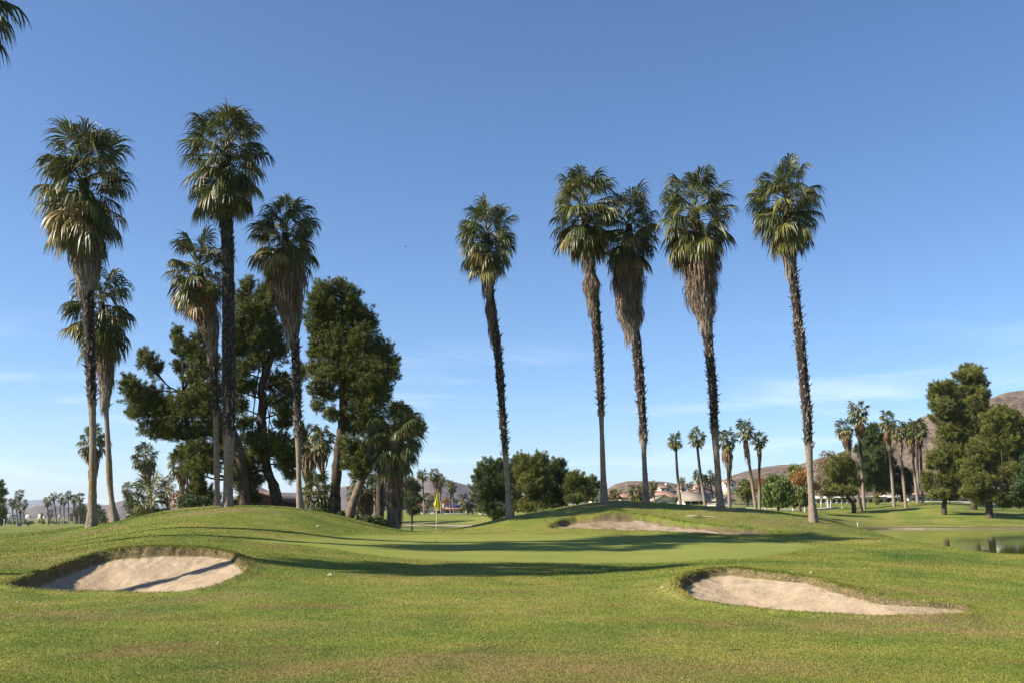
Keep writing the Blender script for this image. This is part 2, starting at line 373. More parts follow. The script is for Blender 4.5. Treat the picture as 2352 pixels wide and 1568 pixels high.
def bunker(poly, X, Y, depth, wall, hmin=.10):
    """returns drop below the lip, sand amount, soil amount"""
    m = (X > poly[:, 0].min() - 1.5) & (X < poly[:, 0].max() + 1.5) & (Y > poly[:, 1].min() - 1.5) & (Y < poly[:, 1].max() + 1.5)
    d = np.full(X.shape, -9.0)
    if m.any(): d[m] = sdf(poly, X[m], Y[m])
    d = d + (vnoise(X, Y, .35, 3) * .10 + vnoise(X, Y, .12, 5) * .07) * (m)
    return d, m

def terrain(X, Y):
    """height and the material amounts"""
    z = H0(X, Y); r = np.hypot(X, Y)
    z = z + vnoise(X, Y, 2.6, 1) * .05 * np.clip(r / 12, .4, 1) + vnoise(X, Y, .7, 2) * .018
    sand = np.zeros(X.shape); soil = np.zeros(X.shape); dry = np.zeros(X.shape)
    # near bunkers: steep lip at back and left, shallow dish of sand
    for poly, (x0, x1), (dl, dr) in ((PL, (PL[:, 0].min(), PL[:, 0].max()), (.44, .16)), (PR, (PR[:, 0].min(), PR[:, 0].max()), (.30, .05))):
        d, m = bunker(poly, X, Y, 0, 0)
        k = np.clip((X - x0) / (x1 - x0), 0, 1)
        yc = (poly[:, 1].min() + poly[:, 1].max()) / 2
        wallh = dl + (dr - dl) * k ** .8                                   # lip height
        # the front lip is a gentle fall
        tt = np.clip((Y - np.interp(X, *_edge_lo(poly))) / (np.interp(X, *_edge(poly)) - np.interp(X, *_edge_lo(poly)) + .01), 0, 1)
        ins = np.clip(d / .12, 0, 1)
        fl = np.clip(d / 1.3, 0, 1); fl = fl * fl * (3 - 2 * fl)
        dish = np.clip(d / 2.3, 0, 1); dish = dish * (2 - dish); drop = wallh * .50 * ins * ins * (3 - 2 * ins) + wallh * .25 * fl * (1 - .75 * tt) + (.62 - .28 * k if poly is PL else .36 * (1 - .6 * k)) * dish
        # turf hangs up a little at the lip
        lip = np.exp(-((d + .12) / .16) ** 2) * .05 * (d < .05)
        z = z - drop + lip * m
        sn = np.clip((d - .115) / .05, 0, 1) * m
        z = z + sn * (vnoise(X, Y, .9, 6) * .05 + vnoise(X, Y, .30, 7) * .035 + vnoise(X, Y, .12, 8) * .022)
        sand = np.maximum(sand, sn)
        soil = np.maximum(soil, np.clip((d + .03) / .05, 0, 1) * m * (1 - sn))
        dry = np.maximum(dry, np.exp(-((d + .1) / .2) ** 2) * m * .2)
    # back bunker: a worn face of soil and straw cut into the mound
    d, m = bunker(PB, X, Y, 0, 0)
    x0, x1 = PB[:, 0].min(), PB[:, 0].max(); k = np.clip((X - x0) / (x1 - x0), 0, 1)
    ins = np.clip(d / .35, 0, 1); tb = np.clip((Y - np.interp(X, *_edge_lo(PB))) / (np.interp(X, *_edge(PB)) - np.interp(X, *_edge_lo(PB)) + .01), 0, 1); cut = (.34 - .12 * k) * ins * ins * (3 - 2 * ins) * tb ** .7
    rag = vnoise(X, Y, .9, 11) * .9 + vnoise(X, Y, .3, 12) * .5
    z = z - cut + m * ins * (vnoise(X, Y, .5, 13) * .10 + vnoise(X, Y, .2, 14) * .07)
    soil = np.maximum(soil, np.clip((d + rag * .45) / .2, 0, 1) * m)
    sand = np.maximum(sand, np.clip((d - .25) / .3, 0, 1) * m * np.clip((k - .05) / .35, .5, 1.0))
    gd = sdf(PG, X, Y) if X.size < 4e6 else None
    green = np.clip((gd + vnoise(X, Y, .6, 21) * .25) / .8 + .5, 0, 1)
    # worn ground at the palm feet and on the right mound
    for bx, by, D, rr, s in ((523, 1172, 42.5, 1.6, 1.0), (210, 1212, 39.5, 1.3, .9), (1385, 1150, 51, 1.8, .9), (1655, 1168, 50.5, 1.4, .7), (498, 1164, 46.5, 1.5, .7), (1640, 1182, 48, 1.6, .4), (1868, 1196, 49, 1.2, .5), (470, 1376, 19, .8, .9), (1980, 1427, 15, 1.3, .6), (2200, 1440, 14.6, 1.2, .7), (1130, 1545, 10.6, 1.6, .95), (960, 1535, 10.8, .9, .6), (850, 1552, 10.5, 1.2, .7), (1330, 1560, 10.4, 1.0, .6), (600, 1500, 11.4, .9, .5), (300, 1470, 12.2, .8, .45), (1500, 1450, 13, .8, .4), (700, 1420, 14.5, 1.0, .45), (1850, 1530, 10.9, .9, .5), (2100, 1420, 15.3, 1.2, .8), (1880, 1428, 14.9, .9, .6), (150, 1400, 16.8, 1.2, .6), (40, 1410, 16.5, .9, .3), (2300, 1430, 14.7, .9, .5), (10, 1345, 21, .3, .2), (1730, 1560, 10.4, .8, .3), (2170, 1342, 19, .9, .4), (30, 1262, 27, 1.6, .6), (1800, 1210, 47, 2.2, .5)):
        p = P(bx, by, D)
        q = np.exp(-(((X - p[0]) / (rr * 1.35)) ** 2 + ((Y - p[1]) / (rr * .75)) ** 2)) * s
        dry = np.maximum(dry, np.clip(q * (1.1 + 1.6 * vnoise(X, Y, .5, 31)), 0, 1))
    # straw coloured swathes on the far lawn
    far = np.clip((r - 95) / 25, 0, 1)
    dry = np.maximum(dry, far * np.clip(vnoise(X, Y, 18, 41) * 1.6 + vnoise(X, Y * 1.8, 5, 42) * .9 - .05, 0, .75))
    mud = np.clip(1 - np.abs(z - WATER_Z - .10) / .14, 0, 1) * (r > 45)
    return z, dict(sand=sand, soil=soil, green=green, dry=dry, mud=mud)
def _edges(poly):
    xs = np.linspace(poly[:, 0].min() + .02, poly[:, 0].max() - .02, 60); lo = []; hi = []
    for x in xs:
        ys = []
        for (ax, ay), (bx, by) in zip(poly, np.roll(poly, -1, 0)):
            if (ax - x) * (bx - x) <= 0 and ax != bx: ys.append(ay + (by - ay) * (x - ax) / (bx - ax))
        lo.append(min(ys)); hi.append(max(ys))
    return xs, np.array(lo), np.array(hi)
_ec = {}
def _edge(poly):
    if id(poly) not in _ec: _ec[id(poly)] = _edges(poly)
    return _ec[id(poly)][0], _ec[id(poly)][2]
def _edge_lo(poly):
    if id(poly) not in _ec: _ec[id(poly)] = _edges(poly)
    return _ec[id(poly)][0], _ec[id(poly)][1]
def G(X, Y): return float(terrain(np.array([X], float), np.array([Y], float))[0][0])

def build_ground():
    rr = [0.5, 2, 4, 5.5, 6.5]
    r = 7.0
    while r < 9000:
        rr.append(r)
        r += .075 if r < 14 else .04 if r < 28.5 else .09 if r < 41 else .11 if r < 56 else r * .006 if r < 230 else r * .04
    rr = np.array(rr)
    th = np.concatenate([np.linspace(-180, -34, 30)[:-1], np.linspace(-34, -29, 20)[:-1], np.linspace(-29, 29, 620), np.linspace(29, 34, 20)[1:], np.linspace(34, 180, 30)[1:]])
    th = R(1) * th; nr, nt_ = len(rr), len(th)
    TH, RR = np.meshgrid(th, rr); X = RR * np.sin(TH); Y = RR * np.cos(TH)
    z, at = terrain(X.ravel(), Y.ravel())
    V = np.stack([X.ravel(), Y.ravel(), z], -1)
    i = np.arange(nr - 1)[:, None] * nt_; j = np.arange(nt_ - 1)[None]
    Q = np.stack([i + j, i + j + 1, i + nt_ + j + 1, i + nt_ + j], -1).reshape(-1, 4)[:, ::-1]
    fc = lambda k: at[k][Q].mean(1)
    cx = V[Q][:, :, 0].mean(1); cy = V[Q][:, :, 1].mean(1)
    isg = fc('green') > .5
    near = (np.hypot(cx, cy) < 60)
    nb = near & (fc('sand') > .3) & ~isg
    bk = near & ~nb & ~isg & (fc('soil') > .5) & (cy > 38)
    nb = nb | bk
    left = nb & (cx < -2) ; right = nb & (cx > 2) & (cy < 30); back = nb & (cx > -2) & (cy > 38)
    used = left | right | back
    def sub(name, mask):
        q = Q[mask]; ids, inv = np.unique(q, return_inverse=True); inv = inv.reshape(q.shape)
        me = new_mesh(name, V[ids], [inv], {k: at[k][ids] for k in at}, True)
        o = link(name, me, M_GROUND); return o
    g = sub('ground', ~(used | isg)); g['kind'] = 'structure'
    o = sub('putting_green', isg & ~used); o['kind'] = 'structure'
    for nm, mk in (('sand_bunker', left), ('sand_bunker', right), ('sand_bunker', back)):
        o = sub(nm, mk); o['kind'] = 'structure'
build_ground()

def build_water():
    t = NT('pond_water'); n = t.noise(1.2, 3, .5, t.mapv((1, .35, 1)))
    b = t.n('ShaderNodeBump'); b.inputs['Strength'].default_value = .014; b.inputs['Distance'].default_value = .05
    t.l(n, b.inputs['Height']); t.l(b.outputs[0], t.b.inputs['Normal'])
    t.fin((.085, .095, .018), .04, .5); t.b.inputs['IOR'].default_value = 1.33
    me = new_mesh('pond', [(-26, 52, WATER_Z), (13, 52, WATER_Z), (13, 36, WATER_Z), (190, 36, WATER_Z), (190, 215, WATER_Z), (13, 215, WATER_Z), (-26, 215, WATER_Z)], [[(0, 1, 5, 6)], [(2, 3, 4, 5)]])
    o = link('pond_water', me, t.m); o['kind'] = 'structure'
build_water()

# ---------------------------------------------------------------- fan palms
def spline(pts, n):
    """resample a control polyline smoothly (columns are coordinates, radius ...)"""
    pts = np.asarray(pts, float); m = len(pts)
    if m == 2: return pts[0] + (pts[1] - pts[0]) * np.linspace(0, 1, n)[:, None]
    u = np.linspace(0, m - 1, n); out = []
    for x in u:
        i = min(int(x), m - 2); t = x - i
        p0 = pts[max(i - 1, 0)]; p1 = pts[i]; p2 = pts[i + 1]; p3 = pts[min(i + 2, m - 1)]
        out.append(.5 * ((2 * p1) + (-p0 + p2) * t + (2 * p0 - 5 * p1 + 4 * p2 - p3) * t * t + (-p0 + 3 * p1 - 3 * p2 + p3) * t ** 3))
    return np.array(out)
def unit(v): return v / (np.linalg.norm(v, axis=-1, keepdims=True) + 1e-9)

def fan_leaf(mb, o, d, Lp, Rb, rng, nseg=26, droop=1.0, age=0.0, petw=.022, span=105):
    d = unit(np.asarray(d, float)); p = np.array(o, float); pts = [p.copy()]; dd = d.copy(); n = 4
    for k in range(n):
        dd = unit(dd + np.array([0, 0, -1.0]) * (.05 + .10 * droop) * (k + .5) / n * 1.2); p = p + dd * Lp / n; pts.append(p.copy())
    tint0 = float(np.clip(.10 + .21 * rng.random() + .50 * age, 0, 1))
    pw = np.linspace(petw * 1.5, petw * .8, n + 1)
    mb.tube(pts, pw, n=3, a=min(1, .38 + .3 * age), cap=False)
    up = np.array([0, 0, 1.0]); s = np.cross(dd, up)
    if np.linalg.norm(s) < .15: s = np.cross(dd, rng.normal(size=3))
    s = unit(s); roll = rng.normal() * .45; nn = np.cross(s, dd); s = unit(s * math.cos(roll) + nn * math.sin(roll)); nn = unit(np.cross(s, dd))
    A = R(span); a = np.linspace(-A, A, nseg); da = 2 * A / nseg
    t = np.array([0, .22, .45, .62, .78, .9, 1.0]); K = len(t)
    fold = rng.uniform(.1, .7)
    dirs = np.cos(a)[:, None] * dd + np.sin(a)[:, None] * s - (np.abs(np.sin(a)) ** 1.5 * fold)[:, None] * nn
    dirs = unit(dirs + rng.normal(size=dirs.shape) * .03)
    L = Rb * (1 - .28 * (np.abs(a) / A) ** 2) * rng.uniform(.86, 1.10, nseg)
    base = p + (dd * .18 * Rb) * (1 - np.abs(a) / A)[:, None]
    g = (.9 + 1.9 * droop) * rng.uniform(.5, 1.4, nseg) * rng.uniform(.6, 1.3)
    pos = np.zeros((nseg, K, 3)); dr = np.zeros((nseg, K, 3)); pos[:, 0] = base; dr[:, 0] = dirs
    for k in range(1, K):
        v = unit(dirs + np.array([0, 0, -1.0]) * (g * max(0, t[k] - .40) ** 1.2)[:, None] * 2.6)
        pos[:, k] = pos[:, k - 1] + v * (L * (t[k] - t[k - 1]))[:, None]; dr[:, k] = v
    wprof = np.interp(t, [0, .45, .6, .8, 1], [0.03, .48, .36, .17, .015])
    hw = (L[:, None] * wprof[None]) * math.tan(da / 2) * 1.25
    nrm = nn + (np.sin(a)[:, None] * s * .0)
    wv = unit(np.cross(dr, nrm[:, None] if nrm.ndim == 2 else nrm))
    pl = np.where(np.arange(nseg) % 2 == 0, 1, -1)[:, None, None] * .55
    wv = unit(wv + nn * pl)
    Lf = pos - wv * hw[..., None]; Rt = pos + wv * hw[..., None]
    V = np.stack([Lf, Rt], 2).reshape(-1, 3)
    i = np.arange(nseg)[:, None] * K * 2; j = np.arange(K - 1)[None] * 2
    Q = np.stack([i + j, i + j + 1, i + j + 3, i + j + 2], -1).reshape(-1, 4)
    tt = tint0 + rng.normal(size=(nseg, 1)) * .05 + np.clip(t - .75, 0, 1)[None] * rng.uniform(.1, .8)
    tt = np.clip(tt, 0, 1); mb.add(V, Q=Q, a=np.repeat(tt, 2, axis=1).reshape(-1))

def palm(name, label, group, D, trunk, crown, skirt=None, stub=None, seed=0, nleaf=78, nseg=26, detail=1.0, lichen=None,
         bulges=(), stubout=1.0, pale=.3, base_world=None, cat='palm tree', young=1.0, dead=.0, droop=1.0, stubn=34, vstretch=1.0, roughtop=None):
    """trunk: photo rows from the foot up (x, y, halfwidth); crown: (x, y, radius) ; skirt: rows from the top down (x, y, halfwidth)"""
    rng = np.random.default_rng(seed + 1000)
    if detail >= 1: crown = (crown[0], crown[1], crown[2] * .83)
    if detail >= 1 and skirt is not None and stub:
        trunk = [(x, y, h * (.68 if k == 0 else .62 if y > stub[1] - 10 else .80 if y > stub[1] - 130 else .95)) for k, (x, y, h) in enumerate(trunk)]
    tp = [np.append(P(x, y, D), M(h, D)) for x, y, h in trunk]
    gz = G(tp[0][0], tp[0][1])
    foot = tp[0].copy(); base = np.array([foot[0], foot[1], min(gz, foot[2])])
    root = thing(name, label, cat, base, group)
    if gz < foot[2] - .02 or True:
        b = foot.copy(); b[2] = min(gz, foot[2]) - .25; tp = [b] + tp
    C = P(crown[0], crown[1], D); RC = M(crown[2], D)
    top = np.append(C + np.array([0, 0, RC * .15]), tp[-1][3] * .8)
    tp.append(top)
    H = top[2] - base[2]
    n = max(8, int(H / (.16 if detail >= 1 else .8)))
    ctrl = np.array(tp); sp = spline(ctrl, n); sp[:, 3] = np.maximum(sp[:, 3], .03)
    # bark
    ns = 20 if detail >= 1 else 7
    mb = MB(); th = np.arange(ns) * 2 * math.pi / ns; z = sp[:, 2]
    zy = lambda y: P(crown[0], y, D)[2]
    if stub: z0, z1 = zy(stub[1]), zy(stub[0])
    else: z0, z1 = 1e9, 1e9
    V = []; A = []; Lc = []
    lz0, lz1 = (zy(lichen[1]), zy(lichen[0])) if lichen else (1e9, 1e9)
    for k, (x, y, zz, r) in enumerate(sp):
        rz = float(np.clip((zz - z0) / .5, 0, 1))
        rr = r * (1 + (rng.random(ns) - .5) * (.10 if detail >= 1 else 0) * (1 + rz)) * (1 + .03 * math.sin(zz * 23))
        if detail >= 1 and zz - base[2] < 1.8: rr = rr * (1 + .09 * np.sin(th * 5 + seed) * (1 - (zz - base[2]) / 1.8))
        V.append(np.stack([x + np.cos(th) * rr, y + np.sin(th) * rr, np.full(ns, zz)], -1)); A.append(np.full(ns, rz))
        lf = np.clip((zz - lz0) / .8, 0, 1) * np.clip((lz1 - zz) / .8, 0, 1) if lichen else 0
        Lc.append(np.full(ns, lf))
    V = np.concatenate(V); i = np.arange(n - 1)[:, None] * ns; j = np.arange(ns)[None]; j2 = (j + 1) % ns
    Q = np.stack([i + j, i + j2, i + ns + j2, i + ns + j], -1).reshape(-1, 4)
    trunk_V, trunk_Q, trunk_A, trunk_L = [V - base], [Q], [np.concatenate(A)], [np.concatenate(Lc)]; trunk_T = []
    nq_bark = len(Q)
    # old leaf stubs up the trunk
    if stub and detail >= 1:
        N = int((z1 - z0) * stubn); zz = np.sort(rng.uniform(z0, z1, N)); ang = (np.arange(N) * 2.39996 + rng.normal(size=N) * .35)
        cx = np.interp(zz, sp[:, 2], sp[:, 0]); cy = np.interp(zz, sp[:, 2], sp[:, 1]); r = np.interp(zz, sp[:, 2], sp[:, 3])
        o = np.stack([np.cos(ang), np.sin(ang), np.zeros(N)], -1); tg = np.stack([-np.sin(ang), np.cos(ang), np.zeros(N)], -1)
        c = np.stack([cx, cy, zz], -1) + o * (r * .93)[:, None]
        L = rng.uniform(.10, .26, N) * (1 + .5 * (rng.random(N) < .1)); ou = rng.uniform(.3, 1.15, N) * stubout * (1 + 1.2 * (rng.random(N) < .07)); wd = rng.uniform(.035, .075, N)
        up = np.array([0, 0, 1.0])
        dirn = unit(up * rng.choice([1, 1, 1, .5, -.5], N)[:, None] + o * ou[:, None] + tg * rng.normal(size=(N, 1)) * .25)
        tip = c + dirn * L[:, None]
        a0 = c - tg * wd[:, None]; a1 = c + tg * wd[:, None]; a2 = c + o * .05 - up * .05
        t0 = tip - tg * (wd * .35)[:, None]; t1 = tip + tg * (wd * .35)[:, None]
        V = np.stack([a0, a1, a2, t0, t1], 1).reshape(-1, 3); b = np.arange(N)[:, None] * 5
        Q = b + np.array([[0, 1, 4, 3]]); T = np.concatenate([b + np.array([[0, 3, 2]]), b + np.array([[1, 2, 4]]), b + np.array([[3, 4, 2]])])
        off = len(trunk_V[0]); trunk_V.append(V - base); trunk_Q.append(Q + off); trunk_T.append(T + off); trunk_L.append(np.zeros(len(V)))
        trunk_A.append(np.repeat(np.clip(pale * rng.uniform(.2, 2.0, N) + .5 * np.clip(1 - (zz - z0) / (z1 - z0) * 2.2, 0, 1) * rng.random(N), 0, 1), 5))
    me = new_mesh('trunk', np.concatenate(trunk_V), [np.concatenate(trunk_Q)] + trunk_T, {'tint': np.concatenate(trunk_A), 'lichen': np.concatenate(trunk_L)}, False)
    to = link('trunk', me, M_TRUNK, root); me.materials.append(M_STUB)
    mi = np.zeros(len(me.polygons), dtype=np.int32); mi[nq_bark:] = 1; me.polygons.foreach_set('material_index', mi)
    sm = np.zeros(len(me.polygons), dtype=bool); sm[:nq_bark] = True; me.polygons.foreach_set('use_smooth', sm)
    # hanging dead fronds
    nm_slim = detail >= 1
    def skirt_mesh(rows, nm, dens=1.0, tone=(0, 1)):
        rows = [(P(x, y, D), M(h * (.76 if nm_slim else 1), D)) for x, y, h in rows]
        zs = np.array([p[2] for p, _ in rows][::-1]); xs = np.array([p[0] for p, _ in rows][::-1]); rs = np.array([h for _, h in rows][::-1])
        mb = MB(); m = 14; zz = np.linspace(zs[0], zs[-1], m); nn_ = 14 if detail >= 1 else 7
        th = np.arange(nn_) * 2 * math.pi / nn_
        V = np.concatenate([np.stack([np.interp(q, zs, xs) + np.cos(th) * np.interp(q, zs, rs) * .68 * rng.uniform(.85, 1.08, nn_), D + np.sin(th) * np.interp(q, zs, rs) * .68 * rng.uniform(.85, 1.08, nn_), np.full(nn_, q)], -1) for q in zz])
        i = np.arange(m - 1)[:, None] * nn_; j = np.arange(nn_)[None]; j2 = (j + 1) % nn_
        mb.add(V, Q=np.stack([i + j, i + j2, i + nn_ + j2, i + nn_ + j], -1).reshape(-1, 4), a=.4)
        Hs = zs[-1] - zs[0]; N = int(Hs * (2 * math.pi * rs.mean()) * (210 if detail >= 1 else 26) * dens) + 30
        u = rng.random(N); z0_ = zs[0] + Hs * (.04 + .96 * u); ang = rng.uniform(0, 2 * math.pi, N)
        # strips hang in bundles
        nb = max(10, N // 16); bi = rng.integers(0, nb, N); bang = rng.uniform(0, 2 * math.pi, nb); bz = zs[0] + Hs * rng.uniform(.08, 1, nb)
        ang = bang[bi] + rng.normal(size=N) * .20 / max(rs.mean(), .3); z0_ = np.clip(bz[bi] + rng.normal(size=N) * .12, zs[0], zs[-1]); brad = np.where(rng.random(nb) < .14, rng.uniform(1.05, 1.35, nb), rng.uniform(.70, 1.05, nb))[bi]
        L = rng.uniform(.35, 1.3, N) * (1 if detail >= 1 else 1.3); wd = rng.uniform(.008, .024, N) * (1 if detail >= 1 else 3.0)
        K = 5; tw = rng.normal(size=N) * .5; pos = []
        for k in range(K):
            f = k / (K - 1); z_ = z0_ - L * f
            rad = np.interp(np.maximum(z_, zs[0] + .05), zs, rs) * brad * (.72 + .42 * min(1, f * 1.8)) + .06 * f * rng.random(N)
            # the tips close in again
            rad = rad * (1 - .10 * max(0, f - .6))
            an = ang + .12 * f * tw / np.maximum(rad, .2)
            pos.append(np.stack([np.interp(z_, zs, xs) + np.cos(an) * rad, D + np.sin(an) * rad, z_], -1))
        pos = np.stack(pos, 1); tg = np.stack([-np.sin(ang + tw), np.cos(ang + tw), np.zeros(N)], -1)
        wp = np.array([.5, 1, 1, .8, .15])[None, :, None] * wd[:, None, None]
        V = np.stack([pos - tg[:, None] * wp, pos + tg[:, None] * wp], 2).reshape(-1, 3)
        i = np.arange(N)[:, None] * K * 2; j = np.arange(K - 1)[None] * 2
        Q = np.stack([i + j, i + j + 1, i + j + 3, i + j + 2], -1).reshape(-1, 4)
        hf = 1 - (z0_ - zs[0]) / Hs; tn_ = tone[0] + (tone[1] - tone[0]) * hf + rng.normal(size=nb)[bi] * .13 + rng.normal(size=N) * .08
        mb.add(V, Q=Q, a=np.repeat(np.clip(tn_, 0, 1), K * 2))
        mb.build(nm, M_SKIRT, root, base)
    if skirt: skirt_mesh(skirt, 'dead_skirt')
    for bz in bulges: skirt_mesh(bz, 'dead_skirt', 1.3, (.25, .75))
    # crown of living fans
    mb = MB(); old = 0
    gold = 2.39996
    nleaf = int(nleaf * (.90 if detail >= 1 else 1)); nseg = int(nseg * 1.2) if detail >= 1 else nseg
    for k in range(nleaf):
        f = (k + .5) / nleaf                          # 0 youngest .. 1 oldest
        el = math.asin(np.clip(.985 - 1.72 * f ** 1.0, -.88, .99)) + rng.normal() * .14
        az = k * gold + rng.normal() * .35
        dv = np.array([math.cos(el) * math.cos(az), math.cos(el) * math.sin(az), math.sin(el)])
        o = C + np.array([0, 0, RC * ((.34 - 1.06 * f) * vstretch if detail >= 1 else .20 - .62 * f)]) + dv * RC * .06
        Lp = RC * rng.uniform(.40, .72) * (1.05 if el > .6 else 1.0) * (1 - .12 * f); Rb = RC * rng.uniform(.60, .76) * young
        if el < -.3: Lp *= .95
        age = max(0, f - .66) * .8 + (rng.random() < .14 + dead) * rng.uniform(.2, .75) * (f > .3)
        fan_leaf(mb, o, dv, Lp, Rb, rng, nseg, droop * (.45 + .75 * min(f * 1.6, 1.1)), age)
    # a few split spear leaves at the heart
    for k in range(3 if detail >= 1 else 1):
        dv = np.array([rng.normal() * .18, rng.normal() * .18, 1.0]); fan_leaf(mb, C + np.array([0, 0, RC * .2]), dv, RC * .62, RC * .55, rng, max(5, nseg // 3), .1, 0, span=28)
    mb.build('crown', M_LEAF, root, base)
    return root

GP = 'tall fan palms around the green'
palm('fan_palm', 'tall fan palm leftmost on the grass, wide ragged crown above a long brown skirt', GP, 43.5,
     [(210, 1210, 20), (212, 1170, 16), (213, 1080, 13), (213, 980, 12), (210, 900, 12), (207, 800, 12.5), (203, 700, 13.5), (198, 620, 14), (194, 520, 14)],
     (192, 425, 122), [(188, 470, 46), (192, 520, 50), (196, 570, 46), (199, 615, 34), (201, 645, 20)], (640, 935), 1, 92, 30, lichen=(1045, 1165), dead=.10, pale=.25, stubout=1.1, vstretch=1.15)
palm('fan_palm', 'shorter leaning fan palm with pinched trunk close behind the leftmost tall palm', GP, 48,
     [(264, 1197, 17), (259, 1165, 12), (256, 1140, 9), (252, 1105, 11), (250, 1060, 11), (247, 1000, 9), (243, 930, 9), (240, 870, 9), (239, 760, 9)],
     (232, 705, 92), [(238, 735, 20), (241, 780, 23), (243, 840, 22), (243, 880, 18), (242, 918, 10)], (760, 935), 2, 60, 26, lichen=(1050, 1130), pale=.3)
palm('fan_palm', 'tallest palm with thick dark trunk on top of the left mound', GP, 45.2,
     [(523, 1168, 25), (524, 1145, 19), (525, 1080, 17), (526, 980, 16.5), (526, 880, 15.5), (525, 760, 14.5), (524, 620, 14), (521, 520, 15), (518, 465, 17)],
     (516, 362, 108), [(517, 395, 22), (517, 430, 32), (517, 465, 20)], (468, 1010), 3, 88, 30, stubout=.35, pale=.12, lichen=(1050, 1120), stubn=46, vstretch=1.2)
palm('fan_palm', 'grey skirted palm just left of the tallest palm, smaller ragged crown', GP, 49.5,
     [(498, 1162, 13), (499, 1120, 9.5), (498, 1075, 11.5), (497, 1040, 10), (496, 980, 9.5), (493, 880, 9), (490, 790, 9), (480, 700, 9)],
     (455, 622, 84), [(463, 650, 30), (470, 690, 38), (476, 730, 33), (483, 770, 21), (488, 800, 12)], (790, 960), 4, 66, 26, lichen=(1035, 1085), dead=.12, pale=.15)
palm('fan_palm', 'palm with a big tapering grey skirt standing between the two dark pines', GP, 47.5,
     [(690, 1168, 13), (687, 1120, 10), (686, 1060, 9), (685, 1000, 9), (683, 900, 9.5), (678, 800, 10), (672, 740, 10), (660, 640, 10)],
     (655, 545, 88), [(655, 575, 38), (659, 620, 45), (662, 670, 42), (667, 725, 30), (672, 775, 13)], (775, 1010), 5, 78, 28, dead=.06, pale=.55)
palm('fan_palm', 'slender palm standing alone in the middle, torn fronds dangling below its crown', GP, 48,
     [(1170, 1187, 13), (1168, 1150, 10.5), (1164, 1090, 9.5), (1160, 1030, 8.5), (1155, 960, 9), (1148, 860, 9), (1140, 780, 9.5), (1131, 720, 10), (1124, 660, 10)],
     (1118, 545, 77), [(1119, 590, 22), (1121, 620, 30), (1122, 650, 16)], (655, 1045), 6, 76, 28, bulges=([(1126, 688, 12), (1128, 715, 17), (1129, 744, 9)],), pale=.22)
palm('fan_palm', 'palm with a tufted collar of dead fronds, leftmost of the three crowding crowns', GP, 52,
     [(1388, 1148, 13), (1386, 1100, 11), (1384, 1040, 9.5), (1382, 980, 8.5), (1379, 900, 10), (1374, 800, 10.5), (1366, 700, 11), (1356, 620, 11)],
     (1342, 482, 88), [(1348, 530, 28), (1350, 565, 33), (1352, 592, 15)], (590, 955), 7, 84, 28, bulges=([(1356, 618, 14), (1358, 655, 26), (1360, 696, 11)],), pale=.2, vstretch=1.15, lichen=(1090, 1130))
palm('fan_palm', 'palm with long orange brown skirt, middle of the three crowding crowns', GP, 53.5,
     [(1484, 1152, 12), (1482, 1100, 10), (1479, 1040, 9), (1478, 1000, 11), (1475, 950, 10), (1469, 870, 11), (1461, 780, 11), (1452, 700, 11)],
     (1445, 525, 82), [(1440, 560, 30), (1441, 610, 40), (1443, 670, 39), (1446, 725, 33), (1451, 768, 15)], (765, 1015), 8, 74, 28, dead=.08, pale=.4, vstretch=1.1)
palm('fan_palm', 'palm with thick pale grey skirt, rightmost of the three crowding crowns', GP, 51,
     [(1655, 1165, 15), (1652, 1130, 12.5), (1647, 1060, 11), (1641, 980, 10.5), (1638, 900, 12), (1630, 820, 10.5), (1622, 740, 13), (1612, 650, 13)],
     (1597, 498, 97), [(1600, 545, 34), (1606, 600, 46), (1611, 655, 45), (1614, 700, 36), (1619, 740, 18)], (735, 1000), 9, 84, 30, pale=.5, stubout=1.3, vstretch=1.1, lichen=(1030, 1110))
palm('fan_palm', 'rightmost tall palm with split pale foot and nearly no skirt', GP, 49,
     [(1868, 1193, 16), (1864, 1140, 12), (1860, 1080, 11.5), (1857, 1010, 11), (1849, 900, 11), (1839, 800, 11), (1829, 700, 10.5), (1819, 620, 11), (1813, 585, 12)],
     (1807, 465, 93), [(1810, 520, 22), (1812, 560, 27), (1814, 600, 14)], (590, 1030), 10, 82, 30, pale=.45)
# near palm whose crown only just reaches into the top left corner, and its neighbours beyond the left edge
def palm_at(label, X, Y, H, lean, RC, seed, **k):
    z = G(X, Y); px = lambda x, zz: (CXP + FPX * x * (1 / (Y * CP + (zz - EYE) * SP)), CYP - FPX * ((zz - EYE) * CP - Y * SP) / (Y * CP + (zz - EYE) * SP))
    tr = []
    for f in np.linspace(0, .93, 7):
        p = px(X + lean * f ** 1.5, z + H * f); tr.append((p[0], p[1], (.30 if f == 0 else .22) * FPX / Y))
    c = px(X + lean, z + H); s = lambda f, h: (*px(X + lean * f, z + H * f), h * FPX / Y)
    return palm('fan_palm', label, GP, Y, tr, (*c, RC * FPX / Y), [s(.96, .5), s(.9, .8), s(.82, .72), s(.75, .3)], (s(.75, 1)[1], s(.35, 1)[1]), seed, **k)
palm_at('near palm showing only drooping frond tips in the top left corner', -20.75, 33, 20.3, .4, 2.7, 21, nleaf=80)
palm_at('palm beyond the left edge shading the near side of the green', -21.5, 21.2, 14.4, .3, 2.5, 22, nleaf=80)
palm_at('farther palm beyond the left edge shading the back of the green', -20.6, 30.2, 15.0, .3, 2.6, 23, nleaf=80)

